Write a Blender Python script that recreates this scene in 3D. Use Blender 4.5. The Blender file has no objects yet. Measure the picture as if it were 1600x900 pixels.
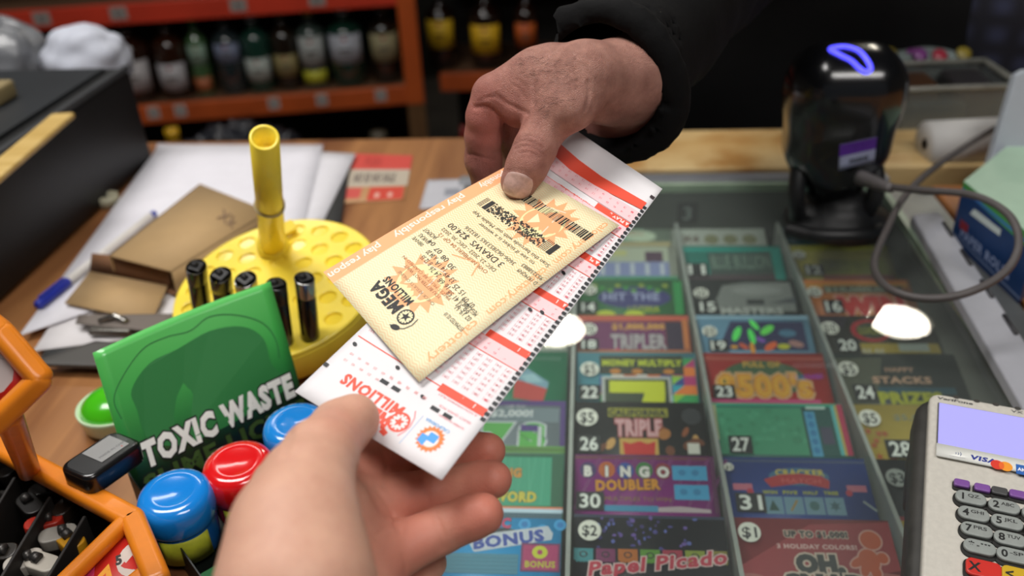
import bpy, math, random
import numpy as np
from mathutils import Vector, Matrix
from mathutils.bvhtree import BVHTree
sc = bpy.context.scene
COL = sc.collection
pi = math.pi
rnd = random.Random(7)

# ---------------------------------------------------------------- camera
FOC = 1400.0
_F = np.array([120 / FOC, 830 / FOC, -1.0]); _F /= np.linalg.norm(_F)
_L = np.array([1, 0, 120 / FOC]); _L -= _F * _L.dot(_F); _L /= np.linalg.norm(_L)
_U = np.cross(_L, _F)
RW = np.array([_L, _F, _U]).T            # world -> camera
CAM = np.array([0, 0, 1.35])
def ray(x, y): return RW.T @ np.array([(x - 800) / FOC, (450 - y) / FOC, -1.0])
def onz(x, y, z):
    d = ray(x, y); return CAM + d * (z - CAM[2]) / d[2]
def dep(x, y, z): return CAM + ray(x, y) * z
def ony(x, y, Y):
    d = ray(x, y); return CAM + d * (Y / d[1])
cd = bpy.data.cameras.new('camera'); cam = bpy.data.objects.new('camera', cd); COL.objects.link(cam)
mw = Matrix.Identity(4)
for i in range(3):
    for j in range(3): mw[i][j] = RW.T[i][j]
mw.translation = Vector(CAM); cam.matrix_world = mw
cd.sensor_width = 36; cd.lens = FOC * 36 / 1600; cd.clip_start = .02; cd.clip_end = 50
cd.dof.use_dof = True; cd.dof.focus_distance = .455; cd.dof.aperture_fstop = cd.lens / 5.6
sc.camera = cam

# ---------------------------------------------------------------- light
w = bpy.data.worlds.new('world'); sc.world = w; w.use_nodes = True
w.node_tree.nodes['Background'].inputs[0].default_value = (.80, .88, 1, 1)
w.node_tree.nodes['Background'].inputs[1].default_value = .10
sc.view_settings.view_transform = 'Standard'; sc.view_settings.look = 'None'
sc.view_settings.exposure = 0.0; sc.view_settings.gamma = 1.0; sc.view_settings.use_curve_mapping = False
CEIL = 2.75
def area(name, loc, sx, sy, power, col=(1, .975, .95), rot=(0, 0, 0)):
    l = bpy.data.lights.new(name, 'AREA'); l.shape = 'RECTANGLE'; l.size = sx; l.size_y = sy; l.energy = power; l.color = col
    o = bpy.data.objects.new(name, l); COL.objects.link(o); o.location = loc; o.rotation_euler = rot
area('light_panel_a', (-.75, .55, CEIL - .06), 1.2, .5, 27)
area('light_panel_b', (.75, -.5, CEIL - .06), 1.2, .5, 20)
area('light_panel_c', (-1.0, 2.2, CEIL - .06), 1.2, .3, 8)

# ---------------------------------------------------------------- materials
def lin(c):
    if isinstance(c, str):
        c = c.lstrip('#'); c = [int(c[i:i + 2], 16) / 255 for i in (0, 2, 4)]
    elif max(c) > 1.01: c = [v / 255 for v in c]
    return tuple(v / 12.92 if v < .04045 else ((v + .055) / 1.055) ** 2.4 for v in c) + (1,)
_mc = {}
def M(col, rough=.5, metal=0, noise=.08, scale=40, bump=0, coat=0, emit=0, trans=0, spec=.5, sss=0, bscale=None):
    key = (str(col), rough, metal, noise, scale, bump, coat, emit, trans, spec, sss, bscale)
    if key in _mc: return _mc[key]
    m = bpy.data.materials.new('surface'); m.use_nodes = True; nt = m.node_tree; b = nt.nodes['Principled BSDF']
    c = lin(col)
    b.inputs['Base Color'].default_value = c; b.inputs['Roughness'].default_value = rough; b.inputs['Metallic'].default_value = metal
    b.inputs['Coat Weight'].default_value = coat; b.inputs['Specular IOR Level'].default_value = spec
    b.inputs['Transmission Weight'].default_value = trans
    if emit: b.inputs['Emission Color'].default_value = c; b.inputs['Emission Strength'].default_value = emit
    if sss: b.inputs['Subsurface Weight'].default_value = sss; b.inputs['Subsurface Radius'].default_value = (.006, .002, .001); b.inputs['Subsurface Scale'].default_value = 1
    if noise or bump:
        tc = nt.nodes.new('ShaderNodeTexCoord'); n = nt.nodes.new('ShaderNodeTexNoise'); n.inputs['Scale'].default_value = scale; n.inputs['Detail'].default_value = 4
        nt.links.new(tc.outputs['Object'], n.inputs['Vector'])
        if noise:
            r = nt.nodes.new('ShaderNodeValToRGB')
            r.color_ramp.elements[0].position = .3; r.color_ramp.elements[1].position = .7
            r.color_ramp.elements[0].color = tuple(v * (1 - noise) for v in c[:3]) + (1,); r.color_ramp.elements[1].color = tuple(min(1, v * (1 + noise)) for v in c[:3]) + (1,)
            nt.links.new(n.outputs['Fac'], r.inputs[0]); nt.links.new(r.outputs[0], b.inputs['Base Color'])
        if bump:
            n2 = nt.nodes.new('ShaderNodeTexNoise'); n2.inputs['Scale'].default_value = bscale or scale; n2.inputs['Detail'].default_value = 5
            nt.links.new(tc.outputs['Object'], n2.inputs['Vector'])
            bp = nt.nodes.new('ShaderNodeBump'); bp.inputs['Strength'].default_value = 1; bp.inputs['Distance'].default_value = bump
            nt.links.new(n2.outputs['Fac'], bp.inputs['Height']); nt.links.new(bp.outputs[0], b.inputs['Normal'])
    _mc[key] = m; return m
def P(col, rough=.55): return M(col, rough, noise=0)       # printing ink
def wood(c1, c2, axis='Y', scale=1.0, rough=.45, worn=None):
    m = bpy.data.materials.new('wood'); m.use_nodes = True; nt = m.node_tree; b = nt.nodes['Principled BSDF']; b.inputs['Roughness'].default_value = rough
    tc = nt.nodes.new('ShaderNodeTexCoord'); mp = nt.nodes.new('ShaderNodeMapping'); nt.links.new(tc.outputs['Object'], mp.inputs[0])
    s = [26 * scale] * 3; s['XYZ'.index(axis)] = 2.0 * scale; mp.inputs['Scale'].default_value = s
    n = nt.nodes.new('ShaderNodeTexNoise'); n.inputs['Scale'].default_value = 1; n.inputs['Detail'].default_value = 6; n.inputs['Distortion'].default_value = .6
    nt.links.new(mp.outputs[0], n.inputs['Vector'])
    r = nt.nodes.new('ShaderNodeValToRGB'); r.color_ramp.elements[0].position = .32; r.color_ramp.elements[1].position = .68
    r.color_ramp.elements[0].color = lin(c1); r.color_ramp.elements[1].color = lin(c2)
    nt.links.new(n.outputs['Fac'], r.inputs[0]); out = r.outputs[0]
    if worn:
        n2 = nt.nodes.new('ShaderNodeTexNoise'); n2.inputs['Scale'].default_value = 14; n2.inputs['Detail'].default_value = 5; nt.links.new(tc.outputs['Object'], n2.inputs['Vector'])
        r2 = nt.nodes.new('ShaderNodeValToRGB'); r2.color_ramp.elements[0].position = .5; r2.color_ramp.elements[1].position = .68
        nt.links.new(n2.outputs['Fac'], r2.inputs[0])
        mx = nt.nodes.new('ShaderNodeMix'); mx.data_type = 'RGBA'; nt.links.new(r2.outputs[0], mx.inputs[0]); nt.links.new(out, mx.inputs[6]); mx.inputs[7].default_value = lin(worn); out = mx.outputs[2]
    nt.links.new(out, b.inputs['Base Color']); return m
def glass_mat(tint=(.80, .88, .83), haze=.05, rough=0.0, ior=1.5):
    m = bpy.data.materials.new('glass'); m.use_nodes = True; nt = m.node_tree; nt.nodes.remove(nt.nodes['Principled BSDF'])
    out = nt.nodes['Material Output']; t = nt.nodes.new('ShaderNodeBsdfTransparent'); t.inputs[0].default_value = tint + (1,)
    g = nt.nodes.new('ShaderNodeBsdfGlossy'); g.inputs['Roughness'].default_value = rough; d = nt.nodes.new('ShaderNodeBsdfDiffuse'); d.inputs[0].default_value = (.75, .8, .78, 1)
    f = nt.nodes.new('ShaderNodeFresnel'); f.inputs[0].default_value = ior
    a = nt.nodes.new('ShaderNodeMixShader'); a.inputs[0].default_value = haze; b = nt.nodes.new('ShaderNodeMixShader')
    nt.links.new(t.outputs[0], a.inputs[1]); nt.links.new(d.outputs[0], a.inputs[2])
    gm_ = nt.nodes.new('ShaderNodeNewGeometry'); iv = nt.nodes.new('ShaderNodeMath'); iv.operation = 'SUBTRACT'; iv.inputs[0].default_value = 1; nt.links.new(gm_.outputs['Backfacing'], iv.inputs[1])
    mu = nt.nodes.new('ShaderNodeMath'); mu.operation = 'MULTIPLY'; nt.links.new(f.outputs[0], mu.inputs[0]); nt.links.new(iv.outputs[0], mu.inputs[1])     # only the entering face mirrors
    nt.links.new(mu.outputs[0], b.inputs[0]); nt.links.new(a.outputs[0], b.inputs[1]); nt.links.new(g.outputs[0], b.inputs[2]); nt.links.new(b.outputs[0], out.inputs[0]); return m

# ---------------------------------------------------------------- builders
def tag(o, label=None, cat=None, group=None, kind=None):
    if label: o['label'] = label
    if cat: o['category'] = cat
    if group: o['group'] = group
    if kind: o['kind'] = kind
    return o
def thing(name, label, cat, loc=(0, 0, 0), rot=(0, 0, 0), group=None, mat=None):
    o = bpy.data.objects.new(name, None); COL.objects.link(o); o.empty_display_size = .02
    if mat is not None: o.matrix_world = mat
    else: o.location = loc; o.rotation_euler = rot
    return tag(o, label, cat, group)
def frame(O, X, Y):
    """matrix with x along X, y near Y, z up from both"""
    X = Vector(X).normalized(); Y = Vector(Y); Z = X.cross(Y).normalized(); Y = Z.cross(X)
    m = Matrix.Identity(4)
    for i in range(3): m[i][0] = X[i]; m[i][1] = Y[i]; m[i][2] = Z[i]
    m.translation = Vector(O); return m
class MB:
    def __init__(s): s.v = []; s.f = []; s.m = []; s.mats = []; s.sm = []
    def mi(s, mat):
        if mat not in s.mats: s.mats.append(mat)
        return s.mats.index(mat)
    def add(s, vs, fs, mat=None, smooth=False, T=None):
        k = len(s.v)
        for p in vs:
            p = Vector(p)
            if T is not None: p = T @ p
            s.v.append(tuple(p))
        i = s.mi(mat) if mat is not None else 0
        for f in fs: s.f.append([k + q for q in f]); s.m.append(i); s.sm.append(smooth)
        return s
    def box(s, c, d, mat=None, T=None, b=0, taper=1.0):
        x, y, z = c; a, e, h = d[0] / 2, d[1] / 2, d[2] / 2
        if b <= 0:
            vs = [(x + i * a * (taper if k > 0 else 1), y + j * e * (taper if k > 0 else 1), z + k * h) for k in (-1, 1) for j in (-1, 1) for i in (-1, 1)]
            return s.add(vs, [(0, 2, 3, 1), (4, 5, 7, 6), (0, 1, 5, 4), (2, 6, 7, 3), (0, 4, 6, 2), (1, 3, 7, 5)], mat, False, T)
        b = min(b, a * .99, e * .99, h * .99)
        return s.prism(rrect(a * 2, e * 2, b, 4), z - h, z + h, mat, T, bev=b, off=(x, y), smooth=True)
    def prism(s, loop, z0, z1, mat=None, T=None, bev=0, off=(0, 0), smooth=False, caps=True):
        """loop CCW; bevelled top and bottom edge by shrinking"""
        n = len(loop); prof = [(0, z0), (0, z1)]
        if bev:
            prof = []
            for k in range(4): a = k / 3 * pi / 2; prof.append((bev * (1 - math.sin(a)), z0 + bev * (1 - math.cos(a))))
            for k in range(4): a = k / 3 * pi / 2; prof.append((bev * (1 - math.cos(a)), z1 - bev * (1 - math.sin(a))))
        cx = sum(p[0] for p in loop) / n; cy = sum(p[1] for p in loop) / n
        ex = max(abs(p[0] - cx) for p in loop); ey = max(abs(p[1] - cy) for p in loop)
        vs = []
        for (q, z) in prof:
            kx = 1 - q / ex; ky = 1 - q / ey
            vs += [(cx + (p[0] - cx) * kx + off[0], cy + (p[1] - cy) * ky + off[1], z) for p in loop]
        fs = []
        for r in range(len(prof) - 1):
            for i in range(n): j = (i + 1) % n; fs.append((r * n + i, r * n + j, (r + 1) * n + j, (r + 1) * n + i))
        s.add(vs, fs, mat, smooth, T)
        if caps: 
            k = len(s.v) - len(vs); mi = s.mi(mat) if mat is not None else 0
            s.f.append([k + i for i in reversed(range(n))]); s.f.append([k + (len(prof) - 1) * n + i for i in range(n)]); s.m += [mi, mi]; s.sm += [False, False]
        return s
    def lathe(s, prof, n=32, mat=None, T=None, smooth=True):
        vs = []; fs = []
        for (r, z) in prof: vs += [(r * math.cos(2 * pi * i / n), r * math.sin(2 * pi * i / n), z) for i in range(n)]
        for k in range(len(prof) - 1):
            for i in range(n): j = (i + 1) % n; fs.append((k * n + i, k * n + j, (k + 1) * n + j, (k + 1) * n + i))
        if prof[0][0] > 1e-6: fs.append(tuple(reversed(range(n))))
        if prof[-1][0] > 1e-6: fs.append(tuple((len(prof) - 1) * n + i for i in range(n)))
        return s.add(vs, fs, mat, smooth, T)
    def tube(s, pts, r, n=10, mat=None, T=None, closed=False):
        pts = [Vector(p) for p in pts]; vs = []; fs = []; N = len(pts); up = None
        rr = r if isinstance(r, (list, tuple)) else [r] * N
        for i, p in enumerate(pts):
            if closed: t = (pts[(i + 1) % N] - pts[i - 1]).normalized()
            else: t = (pts[min(i + 1, N - 1)] - pts[max(i - 1, 0)]).normalized()
            if up is None: up = t.orthogonal().normalized()
            up = (up - t * up.dot(t)).normalized(); q = t.cross(up)
            vs += [p + (up * math.cos(2 * pi * k / n) + q * math.sin(2 * pi * k / n)) * rr[i] for k in range(n)]
        for i in range(N if closed else N - 1):
            for k in range(n): a = i * n; b2 = ((i + 1) % N) * n; fs.append((a + k, a + (k + 1) % n, b2 + (k + 1) % n, b2 + k))
        if not closed: fs.append(tuple(reversed(range(n)))); fs.append(tuple((N - 1) * n + k for k in range(n)))
        return s.add(vs, fs, mat, True, T)
    def sheet(s, fn, nu, nv, t, mat=None, mback=None, smooth=True):
        """fn(u,v,h)->point, u,v in 0..1, solid of thickness t below h=0"""
        top = [fn(i / nu, j / nv, 0) for j in range(nv + 1) for i in range(nu + 1)]; bot = [fn(i / nu, j / nv, -t) for j in range(nv + 1) for i in range(nu + 1)]
        n = len(top); g = lambda i, j: j * (nu + 1) + i; fs = []; fb = []
        for j in range(nv):
            for i in range(nu): fs.append((g(i, j), g(i + 1, j), g(i + 1, j + 1), g(i, j + 1))); fb.append((n + g(i, j), n + g(i, j + 1), n + g(i + 1, j + 1), n + g(i + 1, j)))
        for i in range(nu): fb += [(g(i, 0), n + g(i, 0), n + g(i + 1, 0), g(i + 1, 0)), (g(i + 1, nv), n + g(i + 1, nv), n + g(i, nv), g(i, nv))]
        for j in range(nv): fb += [(g(0, j + 1), n + g(0, j + 1), n + g(0, j), g(0, j)), (g(nu, j), n + g(nu, j), n + g(nu, j + 1), g(nu, j + 1))]
        k = len(s.v); s.add(top + bot, fs, mat, smooth); mi = s.mi(mback or mat)
        for f in fb: s.f.append([k + q for q in f]); s.m.append(mi); s.sm.append(False)
        return s
    def build(s, name, mat=None, parent=None, world=False, label=None, bevel=0, uv=None):
        me = bpy.data.meshes.new(name)
        vs = s.v
        if world and parent is not None:
            r = parent
            while r.parent is not None: r = r.parent
            inv = wmat(r).inverted(); vs = [tuple(inv @ Vector(p)) for p in vs]
        me.from_pydata(vs, [], s.f)
        if mat is not None and not s.mats: me.materials.append(mat)
        elif s.mats:
            for q in s.mats: me.materials.append(q)
            me.polygons.foreach_set('material_index', s.m)
        me.polygons.foreach_set('use_smooth', s.sm)
        if uv:
            l = me.uv_layers.new(name='UVMap'); d = np.empty(len(me.loops) * 2, 'f')
            idx = np.empty(len(me.loops), 'i'); me.loops.foreach_get('vertex_index', idx); uvs = np.array(uv, 'f'); d = uvs[idx].ravel(); l.data.foreach_set('uv', d)
        me.update(); o = bpy.data.objects.new(name, me); COL.objects.link(o)
        if parent is not None: o.parent = parent
        if bevel:
            bm = o.modifiers.new('bevel', 'BEVEL'); bm.width = bevel; bm.segments = 3; bm.limit_method = 'ANGLE'; bm.harden_normals = False
        if label: o['label'] = label
        return o
def wmat(o):
    return o.matrix_world.copy() if o.matrix_world != Matrix.Identity(4) else Matrix.LocRotScale(o.location, o.rotation_euler, None)
def rrect(w_, h_, r, n=5):
    p = []
    for (cx, cy, a0) in ((w_ / 2 - r, h_ / 2 - r, 0), (-w_ / 2 + r, h_ / 2 - r, 90), (-w_ / 2 + r, -h_ / 2 + r, 180), (w_ / 2 - r, -h_ / 2 + r, 270)):
        for k in range(n + 1): a = math.radians(a0 + 90 * k / n); p.append((cx + r * math.cos(a), cy + r * math.sin(a)))
    return p
def bez(pts, n=10, closed=False):
    """Catmull-Rom through pts"""
    pts = [Vector(p) for p in pts]; N = len(pts); out = []
    for i in range(N if closed else N - 1):
        if closed: a, b, c, d = pts[i - 1], pts[i], pts[(i + 1) % N], pts[(i + 2) % N]
        else: a, b, c, d = pts[max(i - 1, 0)], pts[i], pts[i + 1], pts[min(i + 2, N - 1)]
        for k in range(n):
            t = k / n; out.append(.5 * ((2 * b) + (c - a) * t + (2 * a - 5 * b + 4 * c - d) * t * t + (3 * b - a - 3 * c + d) * t ** 3))
    if not closed: out.append(pts[-1])
    return out

# text -> flat outlines as mesh data
_tc = {}
def glyphs(s, bold=0, bold0=0):
    k = (s, bold, bold0 > .035)
    if k not in _tc:
        cu = bpy.data.curves.new('t', 'FONT'); cu.body = s; cu.size = 1; cu.resolution_u = 2 if len(s) > 3 else 3; cu.fill_mode = 'FRONT'; cu.offset = bold; cu.space_character = 1.12 if bold0 > .035 and len(s) > 1 else 1
        o = bpy.data.objects.new('t', cu); me = o.to_mesh()
        v = np.array([(p.co.x, p.co.y) for p in me.vertices]) if len(me.vertices) else np.zeros((1, 2)); f = [tuple(p.vertices) for p in me.polygons]
        o.to_mesh_clear(); bpy.data.objects.remove(o); bpy.data.curves.remove(cu)
        cu = None; _tc[k] = (v, f)
    return _tc[k]
class Art:
    """flat printing laid on a surface: map(x, y, h) -> point; all sizes in the map's own unit"""
    def __init__(s, mb, mapf, cell=None, step=4e-5): s.mb = mb; s.map = mapf; s.cell = cell; s.L = 1; s.step = step; s.inc = 1
    def poly(s, pts, col, mat=None):
        h = s.L * s.step; s.mb.add([s.map(x, y, h) for x, y in pts], [tuple(range(len(pts)))], mat or P(col)); s.L += .15 * s.inc; return s
    def rect(s, x0, y0, x1, y1, col, mat=None):
        h = s.L * s.step; nx = ny = 1
        if s.cell: nx = max(1, int(abs(x1 - x0) / s.cell + .5)); ny = max(1, int(abs(y1 - y0) / s.cell + .5))
        vs = [s.map(x0 + (x1 - x0) * i / nx, y0 + (y1 - y0) * j / ny, h) for j in range(ny + 1) for i in range(nx + 1)]
        s.mb.add(vs, [(j * (nx + 1) + i, j * (nx + 1) + i + 1, (j + 1) * (nx + 1) + i + 1, (j + 1) * (nx + 1) + i) for j in range(ny) for i in range(nx)], mat or P(col)); s.L += .15 * s.inc; return s
    def ell(s, x, y, a, b, col, n=24, rot=0):
        c, d = math.cos(rot), math.sin(rot)
        return s.poly([(x + a * math.cos(2 * pi * i / n) * c - b * math.sin(2 * pi * i / n) * d, y + a * math.cos(2 * pi * i / n) * d + b * math.sin(2 * pi * i / n) * c) for i in range(n)], col)
    def star(s, x, y, r0, r1, n, col, rot=0, sy=1):
        pts = []
        for i in range(2 * n):
            r = r0 if i % 2 else r1; a = pi * i / n + rot; pts.append((x + r * math.cos(a), y + r * math.sin(a) * sy))
        h = s.L * s.step; k = len(pts); s.mb.add([s.map(x, y, h)] + [s.map(px, py, h) for px, py in pts], [(0, 1 + i, 1 + (i + 1) % k) for i in range(k)], P(col)); s.L += .15; return s
    def line(s, pts, wd, col):
        for (a, b) in zip(pts[:-1], pts[1:]):
            dx, dy = b[0] - a[0], b[1] - a[1]; l = math.hypot(dx, dy) or 1; nx, ny = -dy / l * wd / 2, dx / l * wd / 2
            s.poly([(a[0] + nx, a[1] + ny), (a[0] - nx, a[1] - ny), (b[0] - nx, b[1] - ny), (b[0] + nx, b[1] + ny)], col)
        return s
    def text(s, t, x, y, h, col, w=None, rot=0, bold=0.0, al='l', shear=0, sgn=1, out=None, ob=.04, ref=None):
        """h: cap height; w: fit width; sgn=-1 when the map's y points down"""
        if out: s.text(t, x, y, h, out, w, rot, bold + ob, al, shear, sgn, ref=bold)
        b0 = bold if ref is None else ref; v0, f0 = glyphs(t, 0.0, b0); v, f = glyphs(t, bold, b0) if bold else (v0, f0)
        if not f: return s
        mn, mx = v0[:, 0].min(), v0[:, 0].max(); sy = h / .69; sx = sy if w is None else w / max(mx - mn, 1e-6)
        ox = {'l': mn, 'c': (mn + mx) / 2, 'r': mx}[al]
        X = (v[:, 0] - ox) * sx + shear * v[:, 1] * sy; Y = v[:, 1] * sy
        c, d = math.cos(rot), math.sin(rot); hh = s.L * s.step
        s.mb.add([s.map(x + a * c - b * d, y + sgn * (a * d + b * c), hh) for a, b in zip(X, Y)], f if sgn > 0 else [tuple(reversed(q)) for q in f], P(col)); s.L += .25 * s.inc; return s

# ---------------------------------------------------------------- smooth bodies from distance fields
class SDF:
    def __init__(s, lo, hi, h):
        s.lo = np.array(lo, float); s.h = h; s.n = np.ceil((np.array(hi) - s.lo) / h).astype(int) + 1
        s.F = np.full(tuple(s.n), .05, np.float32)
    def sub(s, a, b):
        i0 = np.maximum(np.floor((a - s.lo) / s.h).astype(int), 0); i1 = np.minimum(np.ceil((b - s.lo) / s.h).astype(int) + 1, s.n)
        if (i1 <= i0).any(): return None, None
        ax = [(s.lo[k] + s.h * np.arange(i0[k], i1[k])).astype(np.float32) for k in range(3)]
        return tuple(slice(i0[k], i1[k]) for k in range(3)), np.stack(np.meshgrid(*ax, indexing='ij'), -1)
    def comb(s, sl, d, k, mode='add'):
        F = s.F[sl]
        if mode == 'cut':                  # smooth max(F, -d)
            d = -d; hh = np.clip(.5 - .5 * (F - d) / k, 0, 1) ; s.F[sl] = F * (1 - hh) + d * hh + k * hh * (1 - hh)
        else:
            hh = np.clip(.5 + .5 * (F - d) / k, 0, 1); s.F[sl] = F * (1 - hh) + d * hh - k * hh * (1 - hh)
    def cone(s, p, r1, q, r2, k=.002, mode='add'):
        p = np.array(p, float); q = np.array(q, float); m = max(r1, r2) + k + 4 * s.h
        sl, X = s.sub(np.minimum(p, q) - m, np.maximum(p, q) + m)
        if sl is None: return
        ba = q - p; l2 = ba @ ba; rr = r1 - r2; a2 = l2 - rr * rr; il2 = 1 / l2
        pa = X - p.astype(np.float32); y = pa @ ba; z = y - l2
        x2 = ((pa * l2 - y[..., None] * ba) ** 2).sum(-1); y2 = y * y * l2; z2 = z * z * l2
        kk = np.sign(rr) * rr * rr * x2
        d = (np.sqrt(np.maximum(x2 * a2 * il2, 0)) + y * rr) * il2 - r1
        c1 = np.sign(z) * a2 * z2 > kk; d = np.where(c1, np.sqrt(np.maximum(x2 + z2, 0)) * il2 - r2, d)
        c2 = (~c1) & (np.sign(y) * a2 * y2 < kk); d = np.where(c2, np.sqrt(np.maximum(x2 + y2, 0)) * il2 - r1, d)
        s.comb(sl, d.astype(np.float32), k, mode)
    def chain(s, pts, k=.002, k0=None):
        for i in range(len(pts) - 1): s.cone(pts[i][0], pts[i][1], pts[i + 1][0], pts[i + 1][1], (k0 if (i == 0 and k0) else k))
    def ell(s, c, r, Rm=None, k=.004, mode='add'):
        c = np.array(c, float); r = np.array(r, float); m = r.max() + k + 4 * s.h
        sl, X = s.sub(c - m, c + m)
        if sl is None: return
        X = X - c.astype(np.float32)
        if Rm is not None: X = X @ np.array(Rm, np.float32)
        k0 = np.sqrt(((X / r) ** 2).sum(-1)); k1 = np.sqrt(((X / (r * r)) ** 2).sum(-1)) + 1e-9
        s.comb(sl, (k0 * (k0 - 1) / k1).astype(np.float32), k, mode)
    def rbox(s, Rm, c, half, r, k=.004, mode='add'):
        c = np.array(c, float); half = np.array(half, float); m = np.linalg.norm(half) + k + 4 * s.h
        sl, X = s.sub(c - m, c + m); X = (X - c.astype(np.float32)) @ np.array(Rm, np.float32)
        q = np.abs(X) - (half - r); d = np.sqrt((np.maximum(q, 0) ** 2).sum(-1)) + np.minimum(q.max(-1), 0) - r
        s.comb(sl, d.astype(np.float32), k, mode)
    def mesh(s):
        F = s.F; S = F < 0
        nx, ny, nz = F.shape; c = S[:-1, :-1, :-1].astype(np.int8)
        cnt = sum(S[i:nx - 1 + i, j:ny - 1 + j, k:nz - 1 + k].astype(np.int8) for i in (0, 1) for j in (0, 1) for k in (0, 1))
        act = np.argwhere((cnt > 0) & (cnt < 8)); idx = -np.ones((nx - 1, ny - 1, nz - 1), np.int64); idx[tuple(act.T)] = np.arange(len(act))
        acc = np.zeros((len(act), 3)); num = np.zeros(len(act))
        cor = [(i, j, k) for i in (0, 1) for j in (0, 1) for k in (0, 1)]
        val = {q: F[act[:, 0] + q[0], act[:, 1] + q[1], act[:, 2] + q[2]].astype(float) for q in cor}
        for a in cor:
            for ax in range(3):
                if a[ax] == 0:
                    b = list(a); b[ax] = 1; b = tuple(b); va, vb = val[a], val[b]; m = (va < 0) != (vb < 0)
                    t = np.where(m, va / np.where(m, va - vb, 1), 0); p = np.tile(np.array(a, float), (len(act), 1)); p[:, ax] = t
                    acc[m] += p[m]; num[m] += 1
        V = s.lo + s.h * (act + acc / num[:, None]); Q = []
        for ax in range(3):
            o1, o2 = [(1, 2), (2, 0), (0, 1)][ax]
            sl0 = [slice(None)] * 3; sl1 = [slice(None)] * 3; sl0[ax] = slice(0, -1); sl1[ax] = slice(1, None)
            A, B = S[tuple(sl0)], S[tuple(sl1)]; e = np.argwhere(A != B)
            e = e[(e[:, o1] > 0) & (e[:, o2] > 0) & (e[:, o1] < F.shape[o1] - 1) & (e[:, o2] < F.shape[o2] - 1)]
            ins = A[tuple(e.T)]
            def g(d1, d2):
                q = e.copy(); q[:, o1] -= d1; q[:, o2] -= d2; return idx[tuple(q.T)]
            quad = np.stack([g(1, 1), g(0, 1), g(0, 0), g(1, 0)], 1); quad[~ins] = quad[~ins][:, ::-1]; Q.append(quad)
        return V, np.concatenate(Q)
def smooth_mesh(V, Q, it=3, lam=.5):
    E = np.concatenate([Q[:, [0, 1]], Q[:, [1, 2]], Q[:, [2, 3]], Q[:, [3, 0]]]); E = np.concatenate([E, E[:, ::-1]])
    n = len(V); deg = np.bincount(E[:, 0], minlength=n)[:, None]
    for i in range(it):
        for l in (lam, -lam * 1.03):
            A = np.stack([np.bincount(E[:, 0], V[E[:, 1], k], n) for k in range(3)], 1) / np.maximum(deg, 1); V = V + l * (A - V)
    return V
def to_obj(name, V, Q, mat, parent=None, attr=None, local=True):
    if parent is not None and local:
        r = parent
        while r.parent is not None: r = r.parent
        inv = np.array(wmat(r).inverted()); V = V @ inv[:3, :3].T + inv[:3, 3]
    me = bpy.data.meshes.new(name); n = len(V); me.vertices.add(n); me.vertices.foreach_set('co', V.astype('f').ravel())
    me.loops.add(Q.size); me.loops.foreach_set('vertex_index', Q.astype('i').ravel()); me.polygons.add(len(Q))
    me.polygons.foreach_set('loop_start', np.arange(0, Q.size, 4, dtype='i')); me.update(calc_edges=True); me.validate()
    me.polygons.foreach_set('use_smooth', np.ones(len(me.polygons), bool)); me.materials.append(mat)
    if attr is not None:
        for k, d in attr.items(): a = me.attributes.new(k, 'FLOAT', 'POINT'); a.data.foreach_set('value', d.astype('f'))
    o = bpy.data.objects.new(name, me); COL.objects.link(o)
    if parent is not None: o.parent = parent
    return o
def vnormals(V, Q):
    N = np.cross(V[Q[:, 2]] - V[Q[:, 0]], V[Q[:, 3]] - V[Q[:, 1]]); R = np.zeros_like(V)
    for k in range(4):
        for a in range(3): R[:, a] += np.bincount(Q[:, k], N[:, a], len(V))
    return R / np.maximum(np.linalg.norm(R, axis=1), 1e-12)[:, None]
def seen_point(bvh, x, y):
    d = Vector(ray(x, y)).normalized(); return bvh.ray_cast(Vector(CAM), d)
def crease(V, Q, bvh, lines):
    """each line: pixel polyline found on the skin, depth (m), width (m)"""
    N = vnormals(V, Q); D = np.zeros(len(V))
    for pts, dp, wd in lines:
        c = bez([(x, y, 0) for x, y in pts], 8); hit = []
        for q in c:
            p, n, i, t = seen_point(bvh, q.x, q.y)
            if p is not None: hit.append(np.array(p))
        if len(hit) < 2: continue
        H = np.array(hit); lo = H.min(0) - 4 * wd; hi = H.max(0) + 4 * wd; m = np.where(((V > lo) & (V < hi)).all(1))[0]; d2 = np.full(len(m), 1e9)
        for a, b in zip(H[:-1], H[1:]):
            ab = b - a
            if ab @ ab > .008 ** 2: continue
            t = np.clip(((V[m] - a) @ ab) / (ab @ ab + 1e-12), 0, 1); d2 = np.minimum(d2, ((V[m] - a - t[:, None] * ab) ** 2).sum(1))
        D[m] += dp * (np.exp(-d2 / wd ** 2) - .35 * np.exp(-d2 / (2.6 * wd) ** 2))
    return V - N * D[:, None]
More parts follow.
